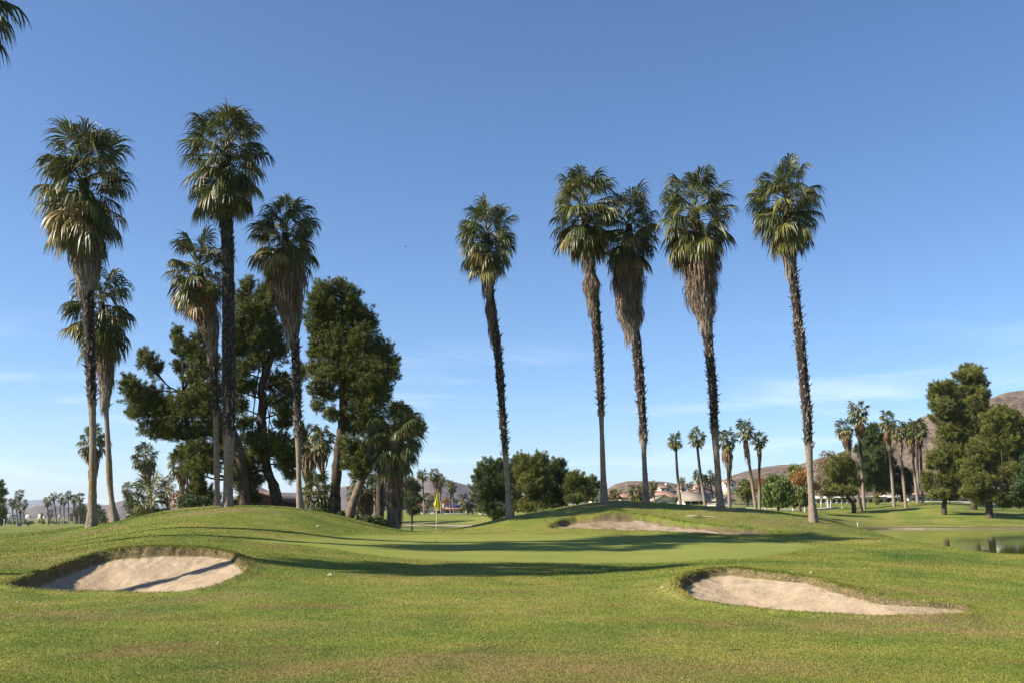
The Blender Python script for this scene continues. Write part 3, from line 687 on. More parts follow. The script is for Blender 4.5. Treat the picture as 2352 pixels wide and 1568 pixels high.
# ---------------------------------------------------------------- trees with clumped crowns
def tree(name, label, cat, group, D, trunk, clumps, mat, seed=0, dens=.62, size=6.0, mode='needle', bark=None, depth=.85, limbs=True, elong=1.0, blob=.40, gap=1.0, droop=0.0, part='crown'):
    rng = np.random.default_rng(seed + 5000)
    tp = [np.append(P(x, y, D), M(h, D)) for x, y, h in trunk] if trunk else []
    if tp: fx, fy, fz = tp[0][:3]
    else:
        c = max(clumps, key=lambda c: c[1] + c[3]); fx, fy, fz = P(c[0], c[1] + c[3], D)
    gz = G(fx, fy); base = np.array([fx, fy, min(gz, fz)])
    root = thing(name, label, cat, base, group)
    mb = MB(); tv = []
    cl = []
    for c in clumps:
        rx, rz = M(c[2], D) * 1.10, M(c[3], D) * 1.12; ry = .5 * (rx + rz) * depth
        dz = (c[4] if len(c) > 4 else rng.uniform(-.8, .8)) * M(60, D) * depth * .6
        p = P(c[0], c[1], D); q = P(c[0], c[1], D + dz); cl.append((q, rx, ry, rz))
    if tp:
        b = tp[0].copy(); b[2] = min(gz, fz) - .3; sp = spline(np.array([b] + tp), 6 * len(tp) + 2)
        mb.tube(sp[:, :3], np.maximum(sp[:, 3] * (1 + .08 * rng.normal(size=len(sp))), .02), n=9)
        if limbs:
            for q, rx, ry, rz in cl:
                cand = sp[(sp[:, 2] < q[2] + .2) & (sp[:, 2] > base[2] + .25 * (sp[-1, 2] - base[2]))]
                if not len(cand): cand = sp[-1:]
                k = cand[np.argmin(np.linalg.norm(cand[:, :3] - q, axis=1) + .6 * np.abs(q[2] - cand[:, 2] - .35 * np.linalg.norm(q[:2] - cand[:, :2], axis=1)))]
                L = np.linalg.norm(q - k[:3])
                if L < .3: continue
                mid = (k[:3] + q) / 2 + np.array([0, 0, -.08 * L]) + rng.normal(size=3) * .05 * L
                c3 = spline(np.array([k[:3], mid, q]), 8); mb.tube(c3, np.linspace(min(k[3] * .5, .04 + .022 * L), .02, 8), n=5)
                for _ in range(3):
                    e = q + rng.normal(size=3) * np.array([rx, ry, rz]) * .55; mb.tube(spline(np.array([c3[5], (c3[5] + e) / 2 + rng.normal(size=3) * .1, e]), 5), np.linspace(.035, .012, 5), n=4)
        mb.build('trunk', bark or M_BARK, root, base, smooth=True)
    pos = []; nor = []; tin = []
    for q, rx, ry, rz in cl:
        area = (rx / M(1, D)) * (rz / M(1, D)) * math.pi; nt_ = int(area * dens) + 6
        soft = mode == 'needle'
        nb = int(np.clip(10 / blob ** 1.2 * (1.7 if soft else .9), 8, 70)); u = unit(rng.normal(size=(nb, 3))); rad = rng.random(nb) ** (1 / 2.2) * (.86 if soft else .80)
        bc = q + u * rad[:, None] * np.array([rx, ry, rz]); mr = min(rx, rz); br = mr * blob * rng.uniform(.55, 1.25, nb); bt = rng.normal(size=nb) * .13
        bi = rng.integers(0, nb, nt_); n = unit(rng.normal(size=(nt_, 3)) + np.array([0, 0, .25]))
        if soft:      # upswept sprays of needles
            ax = unit(u * .55 + np.array([0, 0, .75]) + rng.normal(size=(nb, 3)) * .32); ln = mr * rng.uniform(.45, 1.05, nb); wd_ = mr * rng.uniform(.14, .26, nb)
            tt = rng.random(nt_) ** .8
            _p = bc[bi] + ax[bi] * (tt * ln[bi] - .3 * ln[bi])[:, None] + n * (wd_[bi] * (1.1 - .8 * tt) * rng.random(nt_) ** .5)[:, None]
            nv = unit(ax[bi] * 1.0 + n * .8)
        else:
            _p = bc[bi] + n * (br[bi] * (rng.uniform(.40, 1.05, nt_) + (rng.random(nt_) < .12) * .35))[:, None] * np.array([1, 1, .8]); nv = unit(n + np.array([0, 0, .45 - droop * 1.6]) + rng.normal(size=(nt_, 3)) * .35)
        fr = rng.random(nt_) < (.22 if soft else .38); uu = unit(rng.normal(size=(nt_, 3))) * (rng.random(nt_) ** .45)[:, None]
        _p[fr] = (q + uu * np.array([rx, ry, rz]) * .95)[fr]; pos.append(_p); nor.append(nv); tin.append(.42 + bt[bi] + rng.normal(size=nt_) * .15 + .04 * rng.normal())
    pos = np.concatenate(pos); nor = np.concatenate(nor); tin = np.clip(np.concatenate(tin), 0, 1); N = len(pos)
    s = M(size, D)
    if mode == 'needle':
        K = 5; d = unit(nor[:, None] + rng.normal(size=(N, K, 3)) * .42); L = s * rng.uniform(.7, 1.5, (N, K)); w_ = s * .085 * elong
        side = unit(np.cross(d, rng.normal(size=(N, K, 3))))
        b0 = pos[:, None] - side * w_; b1 = pos[:, None] + side * w_; tip = pos[:, None] + d * L[..., None]
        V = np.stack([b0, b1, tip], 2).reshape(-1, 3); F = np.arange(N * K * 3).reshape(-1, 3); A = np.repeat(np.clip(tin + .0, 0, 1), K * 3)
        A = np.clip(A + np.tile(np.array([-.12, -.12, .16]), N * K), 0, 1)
    else:
        nn = unit(nor + rng.normal(size=(N, 3)) * .6); a = unit(np.cross(nn, rng.normal(size=(N, 3)))); b = np.cross(nn, a)
        sz = s * rng.uniform(.5, 1.1, N)[:, None] * .5
        if droop > 0: a = unit(np.array([0, 0, -1.0]) + rng.normal(size=(N, 3)) * .25); b = unit(np.cross(a, rng.normal(size=(N, 3)))) 
        V = np.stack([pos - a * sz * elong, pos - b * sz * .55, pos + a * sz * elong, pos + b * sz * .55], 1).reshape(-1, 3); F = np.arange(N * 4).reshape(-1, 4); A = np.repeat(tin, 4)
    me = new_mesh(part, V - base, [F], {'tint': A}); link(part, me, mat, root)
    return root

# the dark pines behind the left mound
PG_ = 'pines behind the left mound'
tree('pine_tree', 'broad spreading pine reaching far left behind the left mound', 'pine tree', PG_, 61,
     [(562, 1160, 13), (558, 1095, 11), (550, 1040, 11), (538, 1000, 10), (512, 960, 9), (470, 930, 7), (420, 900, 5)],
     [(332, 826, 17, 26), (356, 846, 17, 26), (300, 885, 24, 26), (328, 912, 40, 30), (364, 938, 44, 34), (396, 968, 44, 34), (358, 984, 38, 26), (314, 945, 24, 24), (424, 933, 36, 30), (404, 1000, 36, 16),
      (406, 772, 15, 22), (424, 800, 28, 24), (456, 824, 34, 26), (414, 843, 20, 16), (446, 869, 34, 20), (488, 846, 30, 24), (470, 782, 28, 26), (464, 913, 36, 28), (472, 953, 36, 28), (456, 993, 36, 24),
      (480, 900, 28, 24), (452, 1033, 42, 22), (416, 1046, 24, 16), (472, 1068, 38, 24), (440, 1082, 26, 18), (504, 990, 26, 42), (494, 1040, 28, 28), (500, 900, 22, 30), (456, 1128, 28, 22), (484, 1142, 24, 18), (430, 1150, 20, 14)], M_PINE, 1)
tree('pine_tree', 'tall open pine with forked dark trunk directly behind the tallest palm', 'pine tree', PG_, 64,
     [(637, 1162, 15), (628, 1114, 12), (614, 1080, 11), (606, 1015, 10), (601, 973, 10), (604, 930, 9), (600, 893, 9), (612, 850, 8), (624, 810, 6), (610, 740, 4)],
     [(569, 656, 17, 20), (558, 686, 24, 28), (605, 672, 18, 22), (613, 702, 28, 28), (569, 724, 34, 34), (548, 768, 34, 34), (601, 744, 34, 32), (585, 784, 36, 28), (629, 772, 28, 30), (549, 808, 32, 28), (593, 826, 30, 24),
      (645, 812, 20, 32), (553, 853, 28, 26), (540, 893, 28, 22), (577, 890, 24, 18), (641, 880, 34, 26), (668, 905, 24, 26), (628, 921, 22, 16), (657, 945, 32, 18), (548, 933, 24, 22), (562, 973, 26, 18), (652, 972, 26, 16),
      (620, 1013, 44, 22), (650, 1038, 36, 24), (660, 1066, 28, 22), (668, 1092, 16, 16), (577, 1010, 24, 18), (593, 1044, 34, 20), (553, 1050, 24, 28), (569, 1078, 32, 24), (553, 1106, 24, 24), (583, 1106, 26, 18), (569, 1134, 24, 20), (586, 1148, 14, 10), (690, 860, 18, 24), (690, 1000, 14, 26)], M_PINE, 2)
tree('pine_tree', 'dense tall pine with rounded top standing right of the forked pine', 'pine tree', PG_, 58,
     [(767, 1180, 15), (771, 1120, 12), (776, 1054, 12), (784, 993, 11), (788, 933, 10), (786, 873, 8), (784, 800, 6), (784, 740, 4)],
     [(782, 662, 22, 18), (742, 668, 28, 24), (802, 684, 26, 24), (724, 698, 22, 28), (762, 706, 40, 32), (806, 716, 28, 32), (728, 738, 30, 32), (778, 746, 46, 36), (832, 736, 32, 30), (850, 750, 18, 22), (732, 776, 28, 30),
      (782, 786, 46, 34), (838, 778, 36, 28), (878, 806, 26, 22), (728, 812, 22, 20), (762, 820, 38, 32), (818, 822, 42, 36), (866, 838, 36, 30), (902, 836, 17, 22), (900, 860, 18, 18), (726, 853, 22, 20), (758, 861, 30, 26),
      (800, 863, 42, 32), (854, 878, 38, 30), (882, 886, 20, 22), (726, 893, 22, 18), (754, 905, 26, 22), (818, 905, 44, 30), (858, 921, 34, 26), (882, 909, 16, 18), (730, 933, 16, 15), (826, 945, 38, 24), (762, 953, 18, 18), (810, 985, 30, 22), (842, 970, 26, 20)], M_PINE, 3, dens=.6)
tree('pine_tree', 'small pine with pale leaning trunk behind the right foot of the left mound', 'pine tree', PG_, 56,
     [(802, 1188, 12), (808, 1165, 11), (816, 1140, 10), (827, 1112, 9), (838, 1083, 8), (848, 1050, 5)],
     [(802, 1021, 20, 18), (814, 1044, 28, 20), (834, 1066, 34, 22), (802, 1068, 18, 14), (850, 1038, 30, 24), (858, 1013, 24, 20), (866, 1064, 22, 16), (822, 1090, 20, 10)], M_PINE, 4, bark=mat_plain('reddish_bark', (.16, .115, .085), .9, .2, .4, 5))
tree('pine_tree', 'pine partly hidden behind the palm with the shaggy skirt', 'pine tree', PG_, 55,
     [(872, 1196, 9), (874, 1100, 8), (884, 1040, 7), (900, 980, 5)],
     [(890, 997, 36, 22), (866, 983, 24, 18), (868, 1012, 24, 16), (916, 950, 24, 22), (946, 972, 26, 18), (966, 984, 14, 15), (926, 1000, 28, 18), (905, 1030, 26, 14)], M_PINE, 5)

MG = 'fan palms among the pines'
palm('fan_palm', 'stout palm with shaggy brown skirt hanging to the ground at the dip', MG, 52,
     [(907, 1214, 11), (907, 1180, 12), (906, 1100, 12), (905, 1040, 12)], (906, 1000, 74), [(904, 1040, 21), (904, 1080, 24), (905, 1115, 24), (907, 1150, 22), (907, 1185, 17), (906, 1216, 12)], None, 31, 84, 26, dead=.12)
palm('fan_palm', 'palm with brown skirt, left one of the pair showing between the two pines', MG, 76,
     [(711, 1175, 5), (710, 1120, 5), (707, 1050, 5)], (706, 1008, 30), [(706, 1026, 13), (707, 1050, 15), (707, 1080, 11), (711, 1112, 5)], None, 32, 40, 16, detail=.5, dead=.1)
palm('fan_palm', 'palm with brown skirt, right one of the pair showing between the two pines', MG, 74,
     [(748, 1172, 3), (746, 1120, 3), (742, 1080, 3.5), (739, 1030, 4)], (739, 1006, 28), [(738, 1024, 12), (739, 1045, 14), (740, 1066, 9), (742, 1080, 4)], None, 33, 36, 16, detail=.5, dead=.1)
palm('fan_palm', 'low leafy palm with yellowing lower fronds left of the dense pine', MG, 57,
     [(732, 1178, 4), (732, 1140, 4)], (731, 1128, 42), None, None, 34, 44, 18, young=1.2, droop=.6, dead=.1)
palm('fan_palm', 'squat skirted palm behind the leaning pine trunk', MG, 60,
     [(842, 1195, 8), (842, 1160, 8), (838, 1135, 7)], (833, 1118, 38), [(840, 1132, 18), (842, 1155, 19), (842, 1180, 14), (842, 1193, 10)], None, 35, 40, 18, dead=.1)
palm('fan_palm', 'far palm crown half hidden behind the leftmost tall palm trunk', MG, 115,
     [(216, 1204, 4), (215, 1130, 4), (214, 1040, 4)], (213, 1012, 32), [(214, 1030, 14), (214, 1060, 12), (214, 1085, 8)], None, 36, 44, 16, detail=.5)
palm('fan_palm', 'palm with brown pointed skirt above the low fan bush left of the pines', MG, 100,
     [(346, 1192, 4), (343, 1140, 4), (337, 1075, 4)], (333, 1048, 27), [(334, 1062, 11), (337, 1080, 13), (339, 1100, 9), (342, 1116, 5)], None, 37, 42, 16, detail=.5, droop=.6)
palm('fan_palm', 'dark skirted palm under the low left boughs of the spreading pine', MG, 92,
     [(417, 1170, 3), (418, 1130, 3), (418, 1090, 4)], (414, 1062, 26), [(416, 1076, 11), (418, 1092, 12), (419, 1108, 8), (418, 1116, 4)], None, 38, 36, 16, detail=.5)
palm('fan_palm', 'small palm with drooping grey skirt left of the low fan bush', MG, 120,
     [(301, 1190, 2.2), (300, 1160, 2.2), (295, 1130, 2)], (292, 1123, 14), [(295, 1133, 6), (297, 1142, 7), (299, 1154, 5)], None, 39, 26, 12, detail=.5, droop=.4)
palm('fan_palm', 'orange skirted palm buried in the boughs of the spreading pine', MG, 88,
     [(455, 1165, 8), (454, 1120, 8)], (453, 1072, 24), [(453, 1082, 14), (453, 1100, 14), (454, 1118, 11)], None, 40, 30, 14, detail=.5)
palm('fan_palm_bush', 'big low clump of dark fan leaves at the left end of the pines', MG, 56,
     [(352, 1180, 5), (350, 1160, 5)], (348, 1150, 54), None, None, 41, 34, 24, young=1.1, droop=.25, cat='palm bush')
palm('fan_palm_bush', 'spiky low palm with stiff leaves left of the big fan leaf clump', MG, 58,
     [(312, 1190, 3), (312, 1175, 3)], (314, 1160, 32), None, None, 42, 26, 20, young=1.1, droop=.2, cat='palm bush')
palm('fan_palm_bush', 'bright low palm tucked behind the hedge near the leaning pine', MG, 58,
     [(822, 1196, 3), (822, 1186, 3)], (822, 1184, 22), None, None, 43, 24, 14, young=1.1, droop=.3, cat='palm bush')
SG = 'shrubs at the foot of the pines'
tree('shrub', 'bronze leaved thin shrub rising above the low fan leaves', 'shrub', SG, 66, [(385, 1180, 3), (383, 1140, 2.5), (378, 1110, 2)],
     [(372, 1100, 18, 14), (392, 1098, 14, 12), (366, 1118, 16, 12), (388, 1120, 18, 14), (382, 1142, 16, 14)], M_BRONZE, 11, .25, 5, 'leaf')
tree('shrub', 'rust brown shrub right of the low fan leaves', 'shrub', SG, 68, None, [(404, 1136, 17, 12), (396, 1152, 20, 14), (412, 1158, 16, 12)], M_AUTUMN, 12, .35, 5, 'leaf')
for i, (lab, D, cl) in enumerate((
    ('dark green shrub on the left mound edge under the spreading pine', 60, [(430, 1152, 28, 16), (456, 1150, 30, 14), (480, 1152, 22, 12)]),
    ('dark hedge under the low leafy palm', 54, [(728, 1172, 26, 8), (748, 1175, 18, 8)]),
    ('small dark shrub between the dense pine and the leaning trunk', 56, [(788, 1182, 15, 12), (782, 1178, 10, 8)]),
    ('round dark hedge beside the shaggy skirted palm', 54, [(862, 1196, 22, 13), (884, 1200, 18, 12), (845, 1193, 14, 10)]),
    ('dark leaves filling the foot of the low fan clump', 58, [(345, 1182, 36, 10), (380, 1176, 24, 12)]))):
    tree('shrub', lab, 'shrub', SG, D, None, cl, M_BROAD, 20 + i, .8, 5, 'leaf')

# ---------------------------------------------------------------- far palms
def fpalm(lab, grp, D, base, crown, hw=1.6, skirt=None, seed=0, lean=0, n=34, seg=9, **k):
    bx, by = base; cx, cy, r = crown
    mid = [(bx + (cx - bx) * f + lean * math.sin(math.pi * f), by + (cy - by) * f, hw * (1.25 - .4 * f)) for f in (0, .2, .4, .6, .8, .95)]
    stubs = (cy + (by - cy) * .08, by - (by - cy) * .35)
    return palm('fan_palm', lab, grp, D, mid, (cx, cy, r), skirt, stubs, seed, n, seg, detail=.5, droop=k.pop('droop', .35), young=1.1, **k)
FL = 'palms on the far left flats'
L_ = ['short palm at the far left of the distant row', 'second palm of the distant row, crown touching the taller one', 'tallest palm of the far left cluster', 'palm right of the tallest one in the far left cluster',
      'slim palm trunk hidden in the far left cluster', 'distant palm standing above a small one, left of the main row', 'small distant palm tucked under its taller neighbour', 'leaning distant palm at the left end of the main row',
      'distant palm crown joined to its right neighbour in the main row', 'shorter distant palm in the middle of the main row', 'distant palm with the highest crown in the main row', 'distant palm left of the last pair beside the big trunk',
      'thin palm between the last two of the distant row', 'last distant palm of the row beside the big trunk', 'tiny lone palm before the far town']
for i, (cx, cy, bx, by, r) in enumerate([(29, 1153, 30, 1206, 8.5), (38, 1157, 40, 1206, 8.5), (45, 1134, 45, 1206, 9.5), (55, 1157, 54, 1204, 8.5), (47, 1172, 48, 1206, 5), (109, 1150, 111, 1206, 9), (115, 1178, 113, 1205, 7), (123, 1139, 132, 1206, 8),
        (140, 1142, 136, 1206, 8.5), (147, 1150, 147, 1205, 7.5), (157, 1136, 157, 1205, 8), (169, 1143, 170, 1206, 8), (172, 1148, 173, 1206, 7), (183, 1141, 182, 1206, 9.5), (96, 1181, 96, 1202, 3.2)]):
    fpalm(L_[i], FL, 420 + (i * 37) % 90, (bx, by), (cx, cy, r), 1.2, [(cx, cy + 4, r * .42), (cx, cy + r * 1.1, r * .36), (cx, cy + r * 1.7, r * .14)] if i not in (4, 14) else None, 100 + i, n=26, seg=7)
FM = 'palms on the far bank behind the flag'
fpalm('lone slim palm left of the flag on the far bank', FM, 225, (975, 1179), (970, 1090, 11), 1.5, None, 131)
fpalm('tallest palm of the pair just above the flag', FM, 228, (1001, 1179), (998, 1090, 13), 1.8, [(999, 1096, 6), (1000, 1110, 6), (1001, 1124, 2)], 132)
fpalm('palm right behind the tallest one above the flag', FM, 235, (1014, 1179), (1009, 1103, 12), 1.7, [(1010, 1110, 6), (1011, 1124, 5), (1012, 1133, 2)], 133)
fpalm('left palm of the low pair right of the flag', FM, 222, (1035, 1182), (1033, 1113, 10), 1.3, [(1033, 1118, 4), (1034, 1129, 4), (1035, 1136, 2)], 134)
fpalm('right palm of the low pair right of the flag', FM, 226, (1042, 1182), (1040, 1118, 9), 1.3, None, 135)
fpalm('feathery bright green palm in front of the far houses', FM, 232, (1072, 1181), (1074, 1152, 20), 1.8, None, 136, n=30)
fpalm('dark palm behind the roof left of the flag', FM, 262, (982, 1178), (984, 1146, 13), 1.4, None, 137)
FR = 'palms beyond the right mound'
fpalm('slim palm with small round crown, left of the group beyond the mound', FR, 120, (1563, 1156), (1552, 1012, 16), 3.0, None, 140, lean=-2)
fpalm('slim palm leaning left with golden lower fronds behind the grey roof', FR, 118, (1620, 1160), (1600, 1005, 18), 3.2, None, 141, dead=.2, lean=-2)
fpalm('palm with a bulging grey skirt beside the thick pale trunk', FR, 112, (1676, 1165), (1670, 1008, 20), 3.6, [(1669, 1028, 11), (1671, 1046, 12), (1673, 1068, 8), (1674, 1083, 4)], 142)
fpalm('taller palm of the leaning pair with short brown skirt', FR, 112, (1737, 1172), (1711, 986, 20), 3.2, [(1713, 1010, 8), (1715, 1030, 7), (1716, 1042, 5)], 143, lean=-1)
fpalm('shorter straight palm of the pair with a narrow brown skirt', FR, 114, (1745, 1172), (1743, 1010, 16), 2.6, [(1744, 1026, 6), (1744, 1040, 5), (1745, 1057, 3)], 144)
fpalm('small palm half behind the first slim palm', FR, 225, (1568, 1156), (1567, 1103, 7), 1.6, [(1567, 1110, 3), (1567, 1120, 2)], 145)
fpalm('distant bushy palm close to the leaning palm trunk, left', FR, 215, (1612, 1158), (1604, 1093, 12), 1.8, [(1605, 1104, 5), (1607, 1118, 3)], 146)
fpalm('distant brown palm directly behind the leaning palm trunk', FR, 220, (1619, 1158), (1617, 1099, 9), 1.6, [(1617, 1106, 5), (1617, 1120, 2)], 147)
fpalm('distant arching palm left of the thick pale trunk', FR, 216, (1640, 1158), (1631, 1097, 13), 1.6, None, 148)
fpalm('distant palm half behind the thick pale trunk', FR, 222, (1643, 1156), (1644, 1103, 10), 1.6, None, 149)
fpalm('tiny palm on the hillside left of the cream house', FR, 330, (1580, 1128), (1580, 1113, 5), 1.0, None, 150, n=20)
fpalm('tiny palm on the hillside above the cream house', FR, 330, (1589, 1126), (1589, 1110, 6), 1.0, None, 151, n=20)
fpalm('far palm above the pepper tree on the hill foot', FR, 330, (1799, 1120), (1799, 1090, 7), 1.0, None, 152, n=20)
fpalm('bushy palm on the crest between two tall trunks, left', FR, 150, (1414, 1152), (1414, 1135, 13), 2.0, None, 153)
fpalm('broad bright green palm on the crest left of a tall trunk', FR, 140, (1462, 1152), (1461, 1133, 17), 2.0, None, 154)
fpalm('small palm in front of the tiled roofs right of a tall trunk', FR, 160, (1504, 1154), (1499, 1118, 11), 1.6, None, 155)
FF = 'palms on the lawn across the pond'
fpalm('leaning palm with thick grey skirt, leftmost on the far lawn', FF, 162, (1978, 1164), (1940, 984, 20), 3.4, [(1942, 998, 12), (1945, 1016, 12), (1949, 1034, 5)], 160, lean=-4, dead=.1)
fpalm('tallest palm on the far lawn with orange brown skirt', FF, 164, (1985, 1163), (1971, 946, 22), 3.2, [(1972, 966, 12), (1974, 990, 10), (1976, 1009, 5)], 161)
fpalm('palm with pale ragged skirt, first of the second group on the far lawn', FF, 168, (2053, 1148), (2038, 964, 19), 3.0, [(2040, 984, 10), (2041, 1004, 9), (2043, 1024, 4)], 162)
fpalm('palm with tan skirt, second of the second group on the far lawn', FF, 163, (2080, 1153), (2064, 988, 18), 3.0, [(2066, 1004, 10), (2067, 1024, 8), (2069, 1040, 3)], 163)
fpalm('shaded palm with dark skirt in the second group on the far lawn', FF, 172, (2108, 1150), (2089, 990, 18), 3.0, [(2091, 1004, 10), (2093, 1030, 8), (2096, 1052, 4)], 164)
fpalm('dark trunked palm between the last two of the second group', FF, 176, (2109, 1148), (2106, 982, 19), 2.6, None, 165)
fpalm('rightmost palm on the far lawn with pale trunk', FF, 167, (2119, 1151), (2113, 988, 16), 2.6, [(2113, 1000, 7), (2114, 1014, 5)], 166)

# ---------------------------------------------------------------- middle and right trees
TC = 'pines behind the right mound, centre'
tree('pine_tree', 'leftmost bushy pine of the centre clump, lobe dropping to the ground', 'pine tree', TC, 92, [(1135, 1192, 4), (1132, 1120, 3), (1130, 1080, 2)],
     [(1124, 1075, 28, 20), (1104, 1096, 18, 20), (1138, 1100, 28, 26), (1116, 1125, 30, 24), (1145, 1135, 28, 26), (1120, 1160, 24, 24), (1140, 1175, 24, 18), (1150, 1070, 16, 16)], M_PINE_FAR, 51, .9, 5)
tree('pine_tree', 'tall yellowish pine in the middle of the centre clump', 'pine tree', TC, 96, [(1228, 1170, 5), (1226, 1120, 4), (1224, 1070, 2)],
     [(1238, 1058, 22, 18), (1212, 1066, 22, 20), (1228, 1084, 34, 26), (1198, 1090, 18, 24), (1244, 1106, 24, 26), (1216, 1114, 28, 24), (1232, 1138, 30, 20), (1214, 1158, 24, 16), (1240, 1160, 22, 12)], M_PINE_YEL, 52, .9, 5)
tree('pine_tree', 'dark pine showing between the yellowish pine and the slender palm', 'pine tree', TC, 104, [(1178, 1172, 4), (1180, 1110, 3)],
     [(1195, 1062, 20, 20), (1176, 1080, 22, 22), (1180, 1110, 26, 26), (1176, 1142, 24, 24), (1190, 1162, 22, 14)], M_PINE_FAR, 53, .9, 5)
tree('pine_tree', 'dark pine right of the yellowish pine, broken flat top', 'pine tree', TC, 99, [(1280, 1165, 4), (1278, 1100, 3)],
     [(1274, 1072, 18, 16), (1288, 1066, 14, 12), (1280, 1094, 24, 22), (1264, 1110, 18, 22), (1296, 1102, 16, 20), (1282, 1128, 28, 22), (1272, 1152, 26, 16), (1298, 1148, 20, 14)], M_PINE_FAR, 54, .9, 5)
tree('pine_tree', 'low spreading pine on the crest right of the centre clump', 'pine tree', TC, 95, [(1326, 1158, 3), (1326, 1120, 2)],
     [(1318, 1096, 18, 14), (1332, 1112, 24, 18), (1312, 1122, 22, 20), (1342, 1130, 20, 16), (1322, 1146, 28, 12)], M_PINE, 55, .9, 5)
tree('pine_tree', 'small blue green pine at the right end of the centre clump', 'pine tree', TC, 110, [(1362, 1155, 2.5), (1362, 1120, 2)],
     [(1360, 1102, 12, 10), (1352, 1114, 13, 12), (1368, 1118, 13, 12), (1358, 1134, 15, 12)], M_PINE_FAR, 56, .8, 5)
tree('pine_tree', 'round dark pine behind the shaggy palm near the far bank', 'pine tree', 'pines across the pond', 190, [(946, 1184, 3), (946, 1150, 2)],
     [(938, 1108, 16, 12), (950, 1120, 18, 14), (940, 1136, 20, 16), (956, 1146, 14, 12), (942, 1160, 20, 16), (952, 1174, 16, 10)], M_PINE_FAR, 57, 1.2, 4)
tree('pine_tree', 'dark pine wood left of the shaggy palm behind two thin trunks', 'pine tree', 'pines across the pond', 195, [(872, 1186, 3), (872, 1140, 2)],
     [(870, 1120, 18, 20), (852, 1140, 18, 20), (882, 1148, 16, 22), (862, 1166, 22, 16)], M_PINE_FAR, 58, 1.0, 4)
for i, x in enumerate((860, 871)):
    tree('bare_tree', ['thin bare pole tree behind the leaning pine, left', 'thin bare pole tree behind the leaning pine, right'][i], 'tree', 'thin bare trunks', 150, [(x, 1184, 1.2), (x - .5, 1140, 1.0), (x - 1, 1100, .7)],
         [(x, 1100, 8, 10)], M_PINE_FAR, 60 + i, .8, 4, bark=M_BARK_PALE)
TO = 'garden trees by the far houses'
tree('autumn_tree', 'orange autumn tree behind the roofs right of the flag', 'autumn tree', TO, 275, None, [(1025, 1148, 9, 9), (1031, 1152, 8, 7), (1019, 1153, 7, 6)], M_AUTUMN, 62, 1.2, 3.2, 'leaf')
tree('autumn_tree', 'dull orange tree left of the lone slim palm', 'autumn tree', TO, 275, None, [(967, 1155, 7, 7), (963, 1161, 6, 6)], M_AUTUMN, 63, 1.2, 3.2, 'leaf')
tree('garden_tree', 'green garden tree behind the solar roof right of the flag', 'tree', TO, 280, None, [(1046, 1150, 9, 7), (1056, 1154, 8, 7)], M_BROAD, 64, 1.2, 3.2, 'leaf')
tree('garden_tree', 'bare pinkish tree at the left edge of the centre pines', 'tree', TO, 250, None, [(1096, 1160, 8, 8), (1090, 1168, 8, 8), (1102, 1170, 7, 8)], M_BRONZE, 65, .8, 3.2, 'leaf')
tree('dark_tree', 'dark tree mass at the far left edge of the photo', 'tree', TO, 190, [(-6, 1206, 4), (-6, 1150, 3)], [(-4, 1114, 10, 12), (8, 1130, 9, 7), (-4, 1150, 14, 16), (2, 1175, 14, 16), (-4, 1195, 16, 12)], M_PINE, 66, 1.0, 4.5)
tree('dark_tree', 'dark low tree between the big trunk and the far hill', 'tree', TO, 330, [(226, 1204, 2), (226, 1180, 2)], [(222, 1170, 9, 10), (230, 1180, 10, 10), (236, 1192, 9, 8), (222, 1192, 8, 8)], M_PINE_FAR, 67, 1.2, 3.6)
tree('dark_tree', 'olive tree behind the last palms of the distant row', 'tree', TO, 520, [(180, 1204, 2), (180, 1185, 2)], [(172, 1184, 12, 11), (186, 1172, 10, 14), (196, 1186, 10, 12), (184, 1196, 14, 8)], M_PINE_YEL, 68, 1.2, 3.6)
tree('autumn_tree', 'small rust tree at the far houses left of the pinched palm', 'autumn tree', TO, 500, None, [(246, 1193, 7, 5), (252, 1197, 6, 4)], M_AUTUMN, 69, 1.2, 3.2, 'leaf')
hedge = [(i, x) for i, x in enumerate(range(-10, 250, 13))]
for i, x in hedge:
    if 60 < x < 160 and i % 2: continue
    tree('shrub', 'low scrub at the end of the left fairway before the far town', 'shrub', 'scrub at the end of the left fairway', 500 + (i * 29) % 60, None, [(x, 1198 - (i % 3), 9, 5), (x + 6, 1200, 8, 4)], M_BROAD, 70 + i, 1.0, 3, 'leaf')
TR = 'trees across the pond'
tree('pepper_tree', 'round weeping light green tree, largest of the weeping trees', 'weeping tree', TR, 135, [(1788, 1168, 3), (1787, 1130, 3)],
     [(1778, 1106, 20, 16), (1796, 1114, 20, 18), (1770, 1130, 20, 20), (1790, 1136, 20, 22), (1808, 1138, 16, 20), (1766, 1150, 16, 14), (1796, 1154, 18, 12)], M_WILLOW, 81, .8, 6, 'leaf', elong=1.6, droop=1)
tree('pepper_tree', 'darker weeping tree right behind the round light green one', 'weeping tree', TR, 140, [(1838, 1168, 3), (1836, 1130, 3)],
     [(1826, 1130, 18, 16), (1842, 1136, 16, 18), (1824, 1150, 16, 14), (1848, 1150, 12, 14)], M_PINE, 82, .8, 6, 'leaf', elong=1.6, droop=1)
tree('garden_tree', 'green tree behind the leaning pair of palms', 'tree', TR, 170, [(1716, 1158, 3), (1714, 1130, 2)], [(1712, 1112, 17, 14), (1702, 1128, 14, 14), (1724, 1126, 14, 16), (1714, 1142, 18, 12)], M_PINE_YEL, 83, .9, 5, 'leaf')
tree('autumn_tree', 'rusty brown tree between the leaning palms and the weeping tree', 'autumn tree', TR, 172, [(1748, 1158, 2), (1748, 1130, 2)], [(1744, 1106, 16, 12), (1754, 1116, 12, 14), (1740, 1124, 12, 12)], M_AUTUMN, 84, .5, 4.5, 'leaf')
